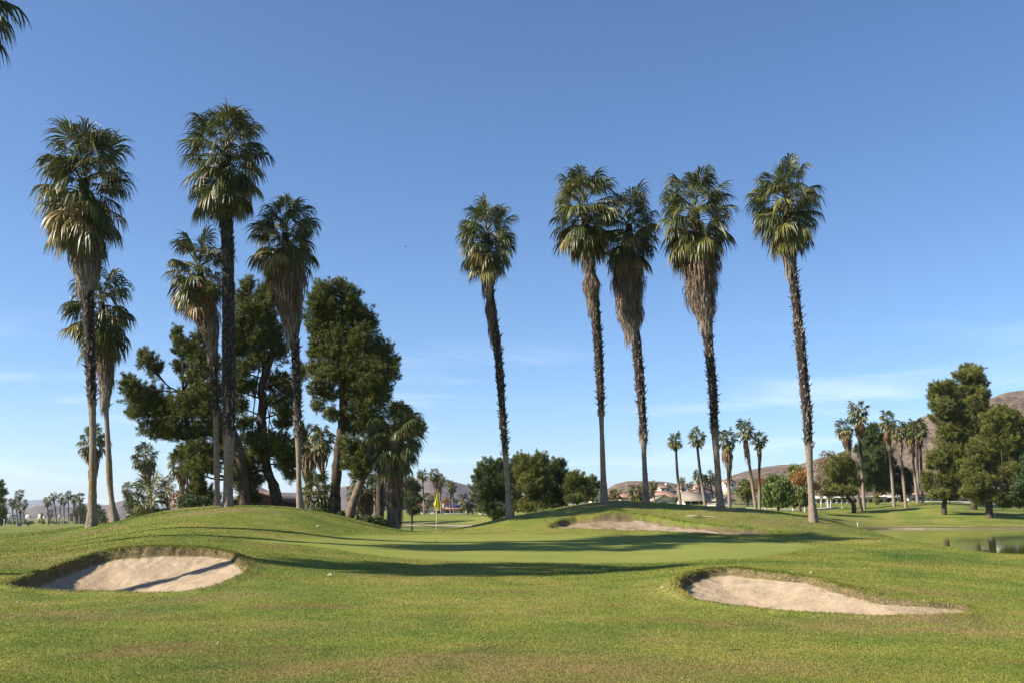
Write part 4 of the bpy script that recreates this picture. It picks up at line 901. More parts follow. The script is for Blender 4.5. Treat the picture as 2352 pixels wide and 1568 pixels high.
tree('garden_tree', 'yellow green tree top above the orange tree', 'tree', TR, 190, [(1828, 1150, 3), (1828, 1110, 2)], [(1826, 1078, 16, 14), (1838, 1086, 16, 14), (1822, 1096, 14, 12), (1840, 1102, 14, 12)], M_PINE_YEL, 85, .9, 5, 'leaf')
tree('autumn_tree', 'bright orange tree with curved white trunk left of the split pale palm foot', 'autumn tree', TR, 150, [(1849, 1168, 2.5), (1850, 1150, 2.2), (1856, 1138, 2), (1848, 1122, 2)],
     [(1838, 1092, 20, 14), (1854, 1086, 14, 12), (1826, 1106, 16, 12), (1846, 1112, 20, 14), (1832, 1124, 16, 8), (1872, 1118, 14, 12)], M_AUTUMN, 86, .7, 5, 'leaf', bark=M_BARK_PALE)
tree('autumn_tree', 'tall thin bronze tree right of the split pale palm trunk', 'autumn tree', TR, 168, [(1902, 1160, 3), (1900, 1120, 2.5), (1898, 1080, 2)],
     [(1900, 1046, 22, 12), (1886, 1062, 20, 14), (1914, 1062, 20, 14), (1896, 1082, 26, 16), (1884, 1102, 20, 14), (1906, 1106, 20, 14), (1880, 1124, 16, 10)], M_BRONZE, 87, .45, 4.5, 'leaf', bark=M_BARK_PALE)
tree('pine_tree', 'olive bushy pine behind the leaning palm on the far lawn', 'pine tree', TR, 158, [(1960, 1158, 5), (1948, 1140, 4), (1940, 1110, 3), (1936, 1080, 2)],
     [(1932, 1060, 24, 18), (1914, 1084, 22, 18), (1948, 1080, 22, 20), (1930, 1104, 30, 18), (1904, 1112, 20, 12), (1958, 1108, 20, 18), (1916, 1130, 22, 12), (1950, 1130, 22, 12), (1896, 1132, 14, 8)], M_PINE_YEL, 88, .7, 5)
tree('pine_tree', 'large dark pine behind the two tall palms on the far lawn', 'pine tree', TR, 190, [(2010, 1150, 5), (2008, 1090, 4), (2006, 1020, 2)],
     [(2004, 986, 16, 12), (1994, 1002, 20, 16), (2020, 1012, 22, 18), (1992, 1030, 26, 20), (2030, 1036, 20, 18), (2004, 1056, 34, 22), (2034, 1066, 20, 20), (1990, 1080, 28, 20), (2020, 1092, 32, 22), (1998, 1112, 30, 18), (2030, 1120, 26, 16)], M_PINE_FAR, 89, .9, 5)
tree('dark_tree', 'nearly black round tree behind the second palm group', 'tree', TR, 195, [(2074, 1150, 4), (2074, 1110, 3)],
     [(2066, 1082, 20, 14), (2084, 1088, 18, 14), (2058, 1104, 20, 16), (2082, 1110, 22, 18), (2068, 1128, 30, 12)], M_BROAD, 90, 1.2, 5, 'leaf')
tree('dark_tree', 'small clipped round bush before the colonnade', 'bush', TR, 178, None, [(2014, 1142, 7, 10), (2014, 1150, 7, 8)], M_PINE_YEL, 91, 1.5, 4, 'leaf')
BT = 'big trees at the right edge'
tree('pine_tree', 'big pine with airy left top, foliage reaching low near the wall', 'pine tree', BT, 150, [(2168, 1161, 6), (2172, 1140, 5), (2168, 1100, 4.5), (2176, 1040, 4), (2180, 980, 3), (2172, 920, 2)],
     [(2156, 892, 20, 16), (2180, 888, 20, 14), (2150, 912, 20, 18), (2182, 910, 20, 18), (2164, 934, 30, 20), (2196, 940, 18, 20), (2176, 962, 38, 22), (2206, 976, 24, 20), (2186, 990, 34, 20), (2176, 1014, 36, 18), (2206, 1016, 28, 22), (2196, 1040, 38, 18),
      (2150, 1052, 22, 16), (2174, 1066, 30, 14), (2140, 1070, 16, 12), (2192, 1076, 30, 16), (2172, 1096, 26, 16), (2150, 1116, 22, 12), (2176, 1124, 30, 14), (2204, 1104, 26, 18), (2200, 1130, 20, 12), (2214, 1056, 22, 20), (2216, 1084, 22, 20), (2212, 1118, 20, 18), (2146, 1136, 16, 10), (2160, 1134, 18, 10), (2180, 1142, 24, 8), (2130, 1120, 14, 12), (2128, 1096, 12, 14)], M_PINE_YEL, 92, .75, 5.5)
tree('pine_tree', 'tallest airy pine top rising beside the hill at the right', 'pine tree', BT, 158, [(2236, 1150, 7), (2236, 1080, 6), (2234, 1000, 5), (2232, 930, 4), (2228, 880, 2)],
     [(2224, 850, 20, 12), (2244, 858, 18, 14), (2210, 866, 20, 14), (2234, 876, 24, 16), (2254, 884, 16, 16), (2220, 896, 28, 14), (2250, 904, 22, 14), (2266, 908, 10, 10), (2216, 916, 20, 12), (2240, 926, 32, 18), (2220, 948, 26, 18), (2254, 950, 24, 20),
      (2234, 976, 34, 22), (2256, 990, 20, 20), (2220, 1004, 28, 18), (2244, 1026, 32, 22)], M_PINE_YEL, 93, .8, 5.5)
tree('pine_tree', 'broad dense tree with dark trunk and shadow at the right edge', 'pine tree', BT, 146, [(2272, 1170, 8), (2272, 1140, 7), (2268, 1090, 6), (2280, 1020, 5), (2296, 970, 3)],
     [(2302, 946, 24, 14), (2284, 962, 26, 18), (2322, 962, 26, 18), (2300, 986, 40, 22), (2340, 984, 26, 24), (2272, 1008, 32, 22), (2312, 1014, 40, 24), (2350, 1020, 30, 24), (2256, 1040, 34, 22), (2296, 1050, 42, 24), (2338, 1052, 38, 22), (2236, 1066, 30, 18),
      (2268, 1080, 40, 22), (2228, 1094, 26, 18), (2256, 1110, 34, 18), (2290, 1104, 36, 20), (2240, 1130, 26, 12), (2222, 1132, 22, 12), (2250, 1144, 24, 9), (2290, 1148, 26, 8), (2322, 1148, 26, 9), (2344, 1156, 24, 10), (2308, 1158, 20, 7), (2252, 1154, 14, 6), (2300, 1138, 26, 10), (2330, 1130, 30, 14), (2280, 1130, 30, 10), (2330, 1080, 30, 18), (2362, 1080, 26, 30)], M_PINE_YEL, 94, .8, 5.5)
tree('garden_tree', 'grey green leafy tree before the white facade at the right edge', 'tree', BT, 140, [(2356, 1168, 4), (2354, 1130, 3)],
     [(2346, 1096, 24, 16), (2364, 1110, 24, 18), (2342, 1120, 22, 14), (2330, 1138, 20, 10), (2352, 1142, 24, 12), (2370, 1060, 26, 30)], M_BROAD, 95, .9, 5, 'leaf')
tree('pine_tree', 'pine beyond the left edge casting the dark shadow patch on the left flats', 'pine tree', 'pines behind the left mound', 56, [(-470, 1228, 9), (-470, 1100, 8), (-470, 980, 6)],
     [(-470, 860, 60, 46), (-510, 920, 70, 46), (-430, 930, 70, 46), (-480, 990, 90, 50), (-400, 1010, 60, 40), (-540, 1010, 60, 40)], M_PINE, 120, dens=.35)
# slim white trunks by the colonnade
for i, (x, y0, y1, w_, D) in enumerate(((1759, 1169, 1139, 1.6, 140), (1908, 1160, 1146, 1.8, 166), (1886, 1158, 1144, 1.8, 168), (1934, 1156, 1142, 1.6, 168))):
    tree('bare_tree', ['lone pale stump of a trunk left of the round weeping tree', 'pale slim trunk under the bronze tree', 'pale trunk beside the split palm foot', 'short pale trunk under the olive pine'][i], 'tree', 'pale bare trunks', D,
         [(x, y0, w_), (x + .5, (y0 + y1) / 2, w_ * .8), (x, y1, w_ * .7)], [(x, y1 - 3, 6, 4)], M_PINE_YEL, 97 + i, .6, 4, 'leaf', bark=M_BARK_PALE)

# ---------------------------------------------------------------- hills and mountains
def hill_mat(name, c1, c2, c3, scale):
    t = NT(name); v = t.n('ShaderNodeTexVoronoi'); v.inputs['Scale'].default_value = scale * 3; t.l(t.pos(), v.inputs['Vector'])
    n = t.noise(scale, 6, .7); n2 = t.noise(scale * .12, 4, .6)
    c = t.ramp(n, [(.35, c1), (.52, c2), (.68, c3)]); c = t.mix(t.ramp(v.outputs['Distance'], [(.18, .55), (.38, 0.0)]), c, tuple(x * .45 for x in c1))
    c = t.mix(.5, c, t.ramp(n2, [(.35, .6), (.65, 1.3)]), 'MULTIPLY'); t.bump(n, 1.0, 2.0)
    return t.fin(c, .95, .05)
M_HILL = hill_mat('brush_hill', (.075, .055, .040), (.165, .118, .082), (.26, .19, .135), .09)
M_HILLF = hill_mat('far_hill', (.085, .065, .060), (.14, .105, .092), (.20, .15, .125), .022)
M_MTN = mat_plain('mountain', (.14, .13, .13), .95, .05, .15, .002)
def hill(D, ridge, y_foot, mat, depth=.35, rough=.03, seed=0, n=180, front=.3):
    """a real hill: ridge line D metres away, slopes falling to the front and behind"""
    xs = np.array([p[0] for p in ridge], float); ys = np.array([p[1] for p in ridge], float)
    xx = np.linspace(xs[0], xs[-1], n); yy = np.interp(xx, xs, ys); m = 46
    top = np.array([P(a, b, D) for a, b in zip(xx, yy)]); z0 = P(CXP, y_foot, D * .8)[2] - D * .004
    f = np.linspace(-1, 1, m); V = []
    for v in f:
        dd = D * (1 + (front if v < 0 else depth) * v); X = top[:, 0] * dd / D
        sh = (1 - abs(v)) ** .85; h = (top[:, 2] - z0) * sh
        nz = vnoise(X, np.full(n, dd), D * .03, seed) * 1.4 + vnoise(X, np.full(n, dd), D * .011, seed + 1) * .6 + vnoise(X * 1.5, np.full(n, dd), D * .004, seed + 2) * .22
        h = h * (1 + .30 * nz * max(0, min(1, abs(v) * 1.6 - .05))) + (top[:, 2] - z0).max() * rough * .12 * vnoise(X, np.full(n, dd), D * .003, seed + 3)
        V.append(np.stack([X, np.full(n, dd), z0 + h - (D * .02 if abs(v) > .99 else 0)], -1))
    V = np.concatenate(V); i = np.arange(m - 1)[:, None] * n; j = np.arange(n - 1)[None]
    Q = np.stack([i + j, i + j + 1, i + n + j + 1, i + n + j], -1).reshape(-1, 4)
    o = link('hill', new_mesh('hill', V, [Q], None, True), mat); o['kind'] = 'structure'; return o
hill(1500, [(1560, 1150), (1620, 1122), (1661, 1101), (1685, 1089), (1725, 1077), (1765, 1069), (1801, 1065), (1830, 1066), (1850, 1061), (1875, 1052), (1925, 1039), (2010, 1002), (2085, 970), (2136, 948), (2193, 934), (2240, 922), (2279, 910), (2311, 898), (2352, 893), (2450, 890), (2600, 930), (2750, 990)], 1176, M_HILL, seed=3, n=300, front=.5)
hill(1100, [(1340, 1150), (1375, 1135), (1400, 1118), (1412, 1110), (1442, 1103), (1480, 1102), (1522, 1104), (1550, 1108), (1566, 1118), (1620, 1135), (1680, 1150)], 1172, M_HILL, seed=5, n=160)
hill(3200, [(-200, 1185), (-60, 1176), (10, 1175), (35, 1177), (64, 1167), (84, 1159), (108, 1157), (122, 1157), (138, 1161), (170, 1163), (225, 1163), (252, 1157), (269, 1151), (286, 1147), (302, 1151), (330, 1162), (400, 1172), (480, 1160), (560, 1130), (600, 1117), (622, 1127), (652, 1129), (700, 1130), (740, 1128), (776, 1119), (796, 1114), (806, 1116), (850, 1122), (900, 1112), (954, 1097), (972, 1092), (986, 1089), (1016, 1095), (1046, 1105), (1082, 1114), (1110, 1124), (1180, 1140), (1300, 1160)], 1192, M_HILLF, seed=7, n=320)
hill(9500, [(-400, 1150), (-100, 1140), (5, 1143), (35, 1144), (60, 1148), (84, 1146), (110, 1145), (150, 1150), (190, 1154), (225, 1156), (249, 1158), (300, 1160), (420, 1158), (600, 1166), (760, 1172)], 1186, M_MTN, seed=9, n=120)

# ---------------------------------------------------------------- houses and walls
M_CREAM = mat_plain('cream_stucco', (.62, .52, .38), .85, .15, .08, 1.5); M_WHITE = mat_plain('white_stucco', (.56, .51, .45), .8, .2, .06, 1.2)
M_TRIM = mat_plain('white_trim', (.62, .59, .55), .6, .3, .05, 3)
def tile_mat(name, c):
    t = NT(name); wv = t.n('ShaderNodeTexWave'); wv.inputs['Scale'].default_value = 3.0; wv.inputs['Distortion'].default_value = 1.0; wv.bands_direction = 'X'
    t.l(t.pos(), wv.inputs['Vector']); n = t.noise(2.2, 5, .7); col = t.ramp(n, [(.3, tuple(x * .7 for x in c)), (.7, tuple(x * 1.25 for x in c))])
    col = t.mix(1.0, col, t.ramp(wv.outputs['Fac'], [(.2, .75), (.8, 1.1)]), 'MULTIPLY'); return t.fin(col, .85, .15)
M_TILE = tile_mat('clay_roof_tiles', (.36, .205, .145)); M_TILEG = tile_mat('grey_roof_tiles', (.31, .255, .20)); M_TILER = tile_mat('red_roof_tiles', (.27, .155, .115))
M_SOLAR = mat_plain('solar_panel', (.018, .024, .05), .25, .6, .2, 2); M_GLASS = mat_plain('window_glass', (.02, .025, .03), .08, .8, .2, 2)
M_BROWN = mat_plain('brown_boards', (.10, .052, .035), .8, .2, .2, 3); M_BROOF = mat_plain('brown_shingles', (.14, .095, .075), .85, .2, .25, 4)
M_STONE = mat_plain('pale_stone', (.33, .28, .22), .9, .15, .25, 2.5); M_DARKMETAL = mat_plain('dark_fence_metal', (.03, .03, .03), .6, .3, .2, 5)
def house(name, label, group, D, x0, x1, yb, ye, yr, dep=10, gable='side', wall=None, roof=None, wins=(), cat='house', chimney=False, solar=False, over=.5):
    wall = wall or M_CREAM; roof = roof or M_TILE
    A = P(x0, yb, D); B = P(x1, yb, D); ze = P(x0, ye, D)[2]; zr = P(x0, yr, D)[2]; xa, xb = A[0], B[0]; y0, y1 = D, D + dep
    org = np.array([(xa + xb) / 2, D + dep / 2, A[2]]); root = thing(name, label, cat, org, group)
    zb = A[2] - 2.5; m = MB(); m.box(xa, xb, y0, y1, zb, ze)
    xm = (xa + xb) / 2; ym = (y0 + y1) / 2; o = over
    r = MB(); th_ = .18
    if gable == 'front':
        m.add([(xa, y0, ze), (xb, y0, ze), (xm, y0, zr - .05), (xa, y1, ze), (xb, y1, ze), (xm, y1, zr - .05)], T=[(0, 1, 2), (4, 3, 5)])
        k = (zr - ze) / (xm - xa) * o
        for sx, xe in ((-1, xa - o), (1, xb + o)):
            V = [(xe, y0 - o, ze - k), (xe, y1 + o, ze - k), (xm, y1 + o, zr), (xm, y0 - o, zr)]; V += [(a, b, c + th_) for a, b, c in V]
            r.add(V, Q=[(0, 1, 2, 3), (7, 6, 5, 4), (0, 4, 5, 1), (3, 2, 6, 7), (0, 3, 7, 4), (1, 5, 6, 2)])
    else:
        m.add([(xa, y0, ze), (xa, y1, ze), (xa, ym, zr - .05), (xb, y0, ze), (xb, y1, ze), (xb, ym, zr - .05)], T=[(1, 0, 2), (3, 4, 5)])
        k = (zr - ze) / (ym - y0) * o
        for yy in (y0 - o, y1 + o):
            V = [(xa - o, yy, ze - k), (xb + o, yy, ze - k), (xb + o, ym, zr), (xa - o, ym, zr)]; V += [(a, b, c + th_) for a, b, c in V]
            r.add(V, Q=[(0, 1, 2, 3), (7, 6, 5, 4), (0, 4, 5, 1), (3, 2, 6, 7), (0, 3, 7, 4), (1, 5, 6, 2)])
    m.build('wall', wall, root, org); ro = r.build('roof', roof, root, org)
    if chimney:
        c = MB(); c.box(xm + .9, xm + 1.7, ym - .5, ym + .5, zr - 1, zr + 1.0); c.build('chimney', wall, ro, org)
    if solar:
        c = MB(); q = lambda f, g: (xa + (xb - xa) * f, y0 - o + (ym - y0 + o) * g, ze - k + (zr - ze + k) * g + th_ + .12)
        V = [q(.12, .2), q(.88, .2), q(.88, .85), q(.12, .85)]; V += [(a, b, c_ + .06) for a, b, c_ in V]
        c.add(V, Q=[(0, 1, 2, 3), (7, 6, 5, 4), (0, 4, 5, 1), (3, 2, 6, 7), (0, 3, 7, 4), (1, 5, 6, 2)]); c.build('solar_panel', M_SOLAR, ro, org)
    for (fx, fw, fz, fh) in wins:
        wx = xa + (xb - xa) * fx; ww = (xb - xa) * fw; wz = A[2] + (ze - A[2]) * fz; wh = (ze - A[2]) * fh
        f = MB(); t_ = .12
        for bx in ((wx - t_, wx + ww + t_, wz - t_, wz), (wx - t_, wx + ww + t_, wz + wh, wz + wh + t_), (wx - t_, wx, wz, wz + wh), (wx + ww, wx + ww + t_, wz, wz + wh)):
            f.box(bx[0], bx[1], y0 - .08, y0 + .05, bx[2], bx[3])
        fo = f.build('window', M_TRIM, root, org); g = MB(); g.box(wx, wx + ww, y0 - .03, y0 + .04, wz, wz + wh); g.build('pane', M_GLASS, fo, (0,0,0) if False else org)
    return root
W2 = ((.15, .18, .3, .45), (.6, .22, .3, .45)); W3 = ((.08, .14, .3, .45), (.4, .16, .3, .45), (.75, .14, .3, .45))
HG = 'houses beyond the course'
house('house', 'low brown clubhouse with shallow brown roof behind the left mound', None, 100, 532, 656, 1172, 1150, 1130, 9, 'front', M_BROWN, M_BROOF, (), over=.45)
house('house', 'cream house with front gable and arched porch left of the flagstick', HG, 262, 966, 1022, 1180, 1170, 1157, 14, 'front', M_CREAM, M_TILE, ((.1, .18, .1, .7), (.55, .3, .1, .7)))
house('house', 'wide house with dark solar panels on its tiled roof right of the flagstick', HG, 268, 1010, 1072, 1180, 1168, 1156, 12, 'side', M_CREAM, M_TILE, W3, solar=True)
house('house', 'pink roofed house behind the feathery palm right of the flagstick', HG, 270, 1070, 1112, 1181, 1170, 1158, 12, 'side', M_CREAM, M_TILE, W2)
house('house', 'dark roofed house at the left end of the flag row', HG, 272, 944, 972, 1180, 1168, 1156, 12, 'side', M_CREAM, M_TILEG, ())
house('house', 'cream gable house tucked at the foot of the dense pine', HG, 260, 768, 800, 1190, 1178, 1170, 12, 'side', M_CREAM, M_TILE, ())
house('house', 'house with cream front gable just right of a tall trunk on the crest', HG, 200, 1505, 1552, 1160, 1147, 1136, 14, 'front', M_CREAM, M_TILEG, ((.35, .2, .2, .5),))
house('house', 'house with long tan tiled roof behind the cream gable', HG, 216, 1512, 1566, 1156, 1140, 1126, 14, 'side', M_CREAM, M_TILE, ())
house('house', 'house with broad grey tiled roof and covered patio', HG, 200, 1572, 1627, 1164, 1148, 1129, 9, 'side', M_WHITE, M_TILEG, ((.05, .2, .05, .8), (.3, .28, .05, .8), (.65, .3, .05, .8)), over=.6)
house('house', 'house with reddish ridge behind the grey patio roof', HG, 222, 1604, 1640, 1150, 1132, 1122, 12, 'side', M_WHITE, M_TILER, ())
house('house', 'small house roof left of the first trunk on the right mound', HG, 205, 1362, 1400, 1158, 1142, 1131, 12, 'front', M_CREAM, M_TILE, W2)
house('house', 'tan roofed house between two bushy palms on the crest', HG, 215, 1424, 1452, 1154, 1141, 1129, 12, 'side', M_WHITE, M_TILE, ())
house('house', 'cream house between a bushy palm and a tall trunk', HG, 212, 1464, 1500, 1154, 1140, 1130, 12, 'side', M_CREAM, M_TILER, W2)
house('house', 'house with chimney high on the low hill', HG, 420, 1516, 1542, 1130, 1119, 1113, 14, 'side', M_WHITE, M_TILER, W2, chimney=True)
house('house', 'white gabled house on the hill left of the leaning palm', HG, 380, 1566, 1590, 1130, 1119, 1111, 14, 'front', M_WHITE, M_TILE, W2)
house('house', 'pale house on the hill right of the leaning palm', HG, 390, 1596, 1632, 1128, 1118, 1111, 14, 'side', M_WHITE, M_TILE, W2)
house('house', 'tall pale hillside house at the foot of the big hill', HG, 430, 1664, 1690, 1122, 1108, 1100, 14, 'side', M_WHITE, M_TILER, W2)
house('house', 'white house partly hidden right of the thick pale trunk', HG, 205, 1660, 1684, 1160, 1146, 1138, 12, 'front', M_WHITE, M_TILEG, ())
house('house', 'house with pink tiled roof behind the palms on the far lawn', HG, 210, 2090, 2142, 1156, 1134, 1106, 16, 'side', M_WHITE, M_TILE, W3)
house('house', 'white facade between the foliage at the right edge', HG, 205, 2300, 2372, 1156, 1112, 1096, 14, 'side', M_WHITE, M_TILE, W2)
house('house', 'low white pavilion right of the far palm group', HG, 212, 2178, 2300, 1158, 1142, 1130, 12, 'side', M_WHITE, M_TILEG, ((.05, .12, .1, .7), (.25, .12, .1, .7), (.5, .12, .1, .7), (.75, .12, .1, .7)))
def colonnade(name, label, D, x0, x1, yb, yt, step):
    A = P(x0, yb, D); B = P(x1, yb, D); zt = P(x0, yt, D)[2]; org = A
    r = thing(name, label, 'building', org); xa, xb = A[0], B[0]; zb = A[2] - 1.5; h = zt - A[2]
    m = MB(); m.box(xa, xb, D + 3, D + 9, zb, zt - .4); m.build('wall', M_CREAM, r, org)
    m = MB(); m.box(xa - .6, xb + .6, D - .5, D + 9.6, zt - .45, zt); m.build('roof', M_TRIM, r, org)
    n = int((x1 - x0) / step)
    for k in range(n + 1):
        x = xa + (xb - xa) * k / n; m = MB(); m.box(x - .22, x + .22, D - .2, D + .24, zb, zt - .45); m.box(x - .32, x + .32, D - .3, D + .34, zt - .75, zt - .47); m.build('column', M_WHITE, r, org)
    for k in range(n):
        x = xa + (xb - xa) * (k + .25) / n; m = MB(); m.box(x, x + (xb - xa) / n * .5, D + 2.9, D + 2.98, A[2] + .2, zt - 1.0); m.build('window', M_GLASS, r, org)
    m = MB(); m.box(xa, xb, D - .12, D + .12, zb, A[2] + h * .30); m.build('parapet', M_WHITE, r, org)
colonnade('colonnade', 'white colonnade with dark openings behind the trees on the far lawn', 198, 1862, 2030, 1158, 1139, 12)
colonnade('patio_cover', 'white patio cover behind the second palm group', 200, 2034, 2092, 1154, 1137, 14)
def wall_thing(name, label, D, x0, x1, y0, y1, mat, th=.25, group=None, cat='garden wall', cap=True):
    A = P(x0, y1, D); B = P(x1, y1, D); zt = P(x0, y0, D)[2]; m = MB(); m.box(A[0], B[0], D, D + th, A[2] - 1.6, zt - (.08 if cap else 0)); 
    if cap: m.box(A[0] - .05, B[0] + .05, D - .05, D + th + .05, zt - .08, zt)
    o = m.build(name, mat, None, A, loc=tuple(A)); tag(o, label, cat, group); return o
WG = 'low white garden walls'
wall_thing('garden_wall', 'long low white wall at the back of the far lawn, right side', 186, 2118, 2372, 1150, 1158, M_WHITE, group=WG)
wall_thing('garden_wall', 'low white wall behind the thick pale trunk and the leaning palms', 178, 1622, 1730, 1156, 1161, M_WHITE, group=WG)
wall_thing('garden_wall', 'low white wall right of the flagstick before the far houses', 248, 1020, 1092, 1178, 1183, M_WHITE, group=WG)
wall_thing('garden_wall', 'low white wall behind the foot of the centre pines', 240, 1100, 1250, 1178, 1182, M_WHITE, group=WG)
def rail_fence(label, D, x0, x1, y0, y1):
    A = P(x0, y1, D); B = P(x1, y1, D); zt = P(x0, y0, D)[2]; root = thing('metal_fence', label, 'fence', A, 'dark metal fences'); m = MB()
    m.box(A[0], B[0], D, D + .05, zt - .12, zt - .06); m.box(A[0], B[0], D, D + .05, A[2] + .1, A[2] + .16)
    n = int((B[0] - A[0]) / .22); [m.box(A[0] + k * .22, A[0] + k * .22 + .035, D + .052, D + .085, A[2] - .8, zt) for k in range(n)]
    m.build('rail_panel', M_DARKMETAL, root, A)
    for k in range(int((B[0] - A[0]) / 3) + 1):
        p = MB(); p.box(A[0] + k * 3, A[0] + k * 3 + .12, D - .06, D - .003, A[2] - .8, zt + .1); p.build('post', M_DARKMETAL, root, A)
rail_fence('dark metal fence behind the leaning pair of palms', 182, 1686, 1752, 1146, 1157)
rail_fence('dark metal fence over the white wall on the far right lawn', 187, 2122, 2240, 1141, 1150)
# the far town at the foot of the left hills
rngt = random.Random(4)
proto = None
for i in range(74):
    x = rngt.uniform(-10, 305) if i % 3 else rngt.uniform(80, 300); D = rngt.uniform(2050, 2600); y = rngt.uniform(1181, 1197)
    if proto is None:
        proto = thing('town_house', 'tiny pale house with tan roof in the far town below the left hills', 'house', (0, 0, 0), 'houses of the far town'); kids = []
        m = MB(); m.box(-5, 5, -4, 4, -14, 3.4); m.add([(-5, -4, 3.4), (-5, 4, 3.4), (-5, 0, 5.4), (5, -4, 3.4), (5, 4, 3.4), (5, 0, 5.4)], T=[(1, 0, 2), (3, 4, 5)]); m.build('wall', M_CREAM, proto)
        r = MB()
        for yy in (-4.6, 4.6): r.add([(-5.5, yy, 3.2), (5.5, yy, 3.2), (5.5, 0, 5.5), (-5.5, 0, 5.5), (-5.5, yy, 3.5), (5.5, yy, 3.5), (5.5, 0, 5.8), (-5.5, 0, 5.8)], Q=[(0, 1, 2, 3), (7, 6, 5, 4), (0, 4, 5, 1), (3, 2, 6, 7), (0, 3, 7, 4), (1, 5, 6, 2)])
        r.build('roof', M_TILER, proto); t_ = proto
    else:
        t_ = proto.copy(); sc.collection.objects.link(t_)
        for ch in proto.children:
            c = ch.copy(); sc.collection.objects.link(c); c.parent = t_
    t_.location = tuple(P(x, y, D)); t_.rotation_euler = (0, 0, rngt.uniform(-.6, .6)); k = rngt.uniform(.3, .6); t_.scale = (k * rngt.uniform(.8, 1.6), k, k)
# big pale warehouse at far left
house('warehouse', 'flat pale warehouse at the far left below the mountains', None, 1500, 6, 28, 1192, 1181, 1180, 40, 'side', M_WHITE, M_TRIM, (), cat='building')

# ---------------------------------------------------------------- pond edging and path
def strip(name, pts, w_, h, mat, kind='structure'):
    pts = np.asarray(pts, float); d = np.gradient(pts, axis=0); d[:, 2] = 0; d = unit(d); sd = np.stack([-d[:, 1], d[:, 0], np.zeros(len(d))], -1)
    a = pts - sd * w_ / 2; b = pts + sd * w_ / 2; up = np.array([0, 0, h]); dn = np.array([0, 0, -.3])
    V = np.stack([a + dn, a + up, b + up, b + dn], 1).reshape(-1, 3); i = np.arange(len(pts) - 1)[:, None] * 4
    Q = np.concatenate([i + np.array([[0, 1, 5, 4]]), i + np.array([[1, 2, 6, 5]]), i + np.array([[2, 3, 7, 6]])])[:, ::-1]
    o = link(name, new_mesh(name, V, [Q]), mat); o['kind'] = kind; return o
def bank(xs, D0, D1):
    out = []
    for x in xs:
        D = np.linspace(D0, D1, 260); X = (x - CXP) / FPX * D / (CP + .17 * SP) ; z = H0(X, D); k = np.argmax(z > WATER_Z + .05)
        out.append((X[k], D[k], WATER_Z + .02))
    out = np.array(out); out[1:-1, 1] = (out[:-2, 1] + out[1:-1, 1] + out[2:, 1]) / 3; return out
strip('stone_kerb', bank(range(1990, 2480, 7), 90, 150), .30, .07, M_STONE)
strip('stone_kerb', bank(range(905, 1135, 6), 150, 205), .30, .07, M_STONE)
M_PATH = mat_plain('concrete_path', (.40, .37, .33), .9, .15, .12, 1.5)
pp = [hit(x, y, 60, 320) for x, y in ((1660, 1166), (1700, 1165), (1740, 1166), (1790, 1168), (1840, 1169), (1880, 1168), (1905, 1165))]
pp = spline(np.array(pp), 40); pp[:, 2] = terrain(pp[:, 0], pp[:, 1])[0]; strip('path', pp, 2.4, .06, M_PATH)

# ---------------------------------------------------------------- flag, litter and other small things
def flagstick():
    b = hit(1001, 1241, 25, 60); b[2] = G(b[0], b[1]); D = b[1]; t = P(1004.5, 1122, D); root = thing('flagstick', 'yellow flag hanging limp on a thin white flagstick on the putting green', 'flagstick', b)
    m = MB(); m.tube(np.array([b + (0, 0, -.05), b + (t - b) * .5, t]), [.012, .010, .008], n=8); m.build('pole', mat_plain('yellow_white_pole', (.62, .62, .30), .4, .4, .1, 2), root, b)
    rng = np.random.default_rng(3); H_, nU, nW = M(46, D), 14, 18; V = []
    for a in range(nU):
        f = a / (nU - 1); hw = M(8.2, D) * (.10 + .95 * f ** 1.1) * (1 if f < .72 else 1 - .0 * (f - .72))
        for c in range(nW):
            g = c / (nW - 1); X = (g * 2 - 1) * hw; Y = .06 * math.sin(g * 15 + 2 * f) * (.3 + f) - .03
            drop = H_ * f * (1 - .30 * abs(g * 2 - 1) ** 1.5 * (f > .5) * (f - .5) * 2)
            V.append((t[0] + X + .012 * f, t[1] + Y, t[2] - .02 - drop))
    i = np.arange(nU - 1)[:, None] * nW; j = np.arange(nW - 1)[None]
    Q = np.stack([i + j, i + j + 1, i + nW + j + 1, i + nW + j], -1).reshape(-1, 4)
    tm = NT('yellow_flag_cloth'); tm.fin((.62, .57, .03), .7, .2); translucent(tm, (.62, .57, .03), .3)
    me = new_mesh('flag', np.array(V) - b, [Q], None, True); link('flag', me, tm.m, root)
    m = MB(); n = 18; th = np.arange(n) * 2 * math.pi / n
    m.tube(np.array([b + (0, 0, .012), b + (0, 0, .006)]), [.054, .054], n=18); o = m.build('cup', mat_plain('dark_cup', (.02, .02, .02), .8, .1, .1, 4), root, b)
flagstick()
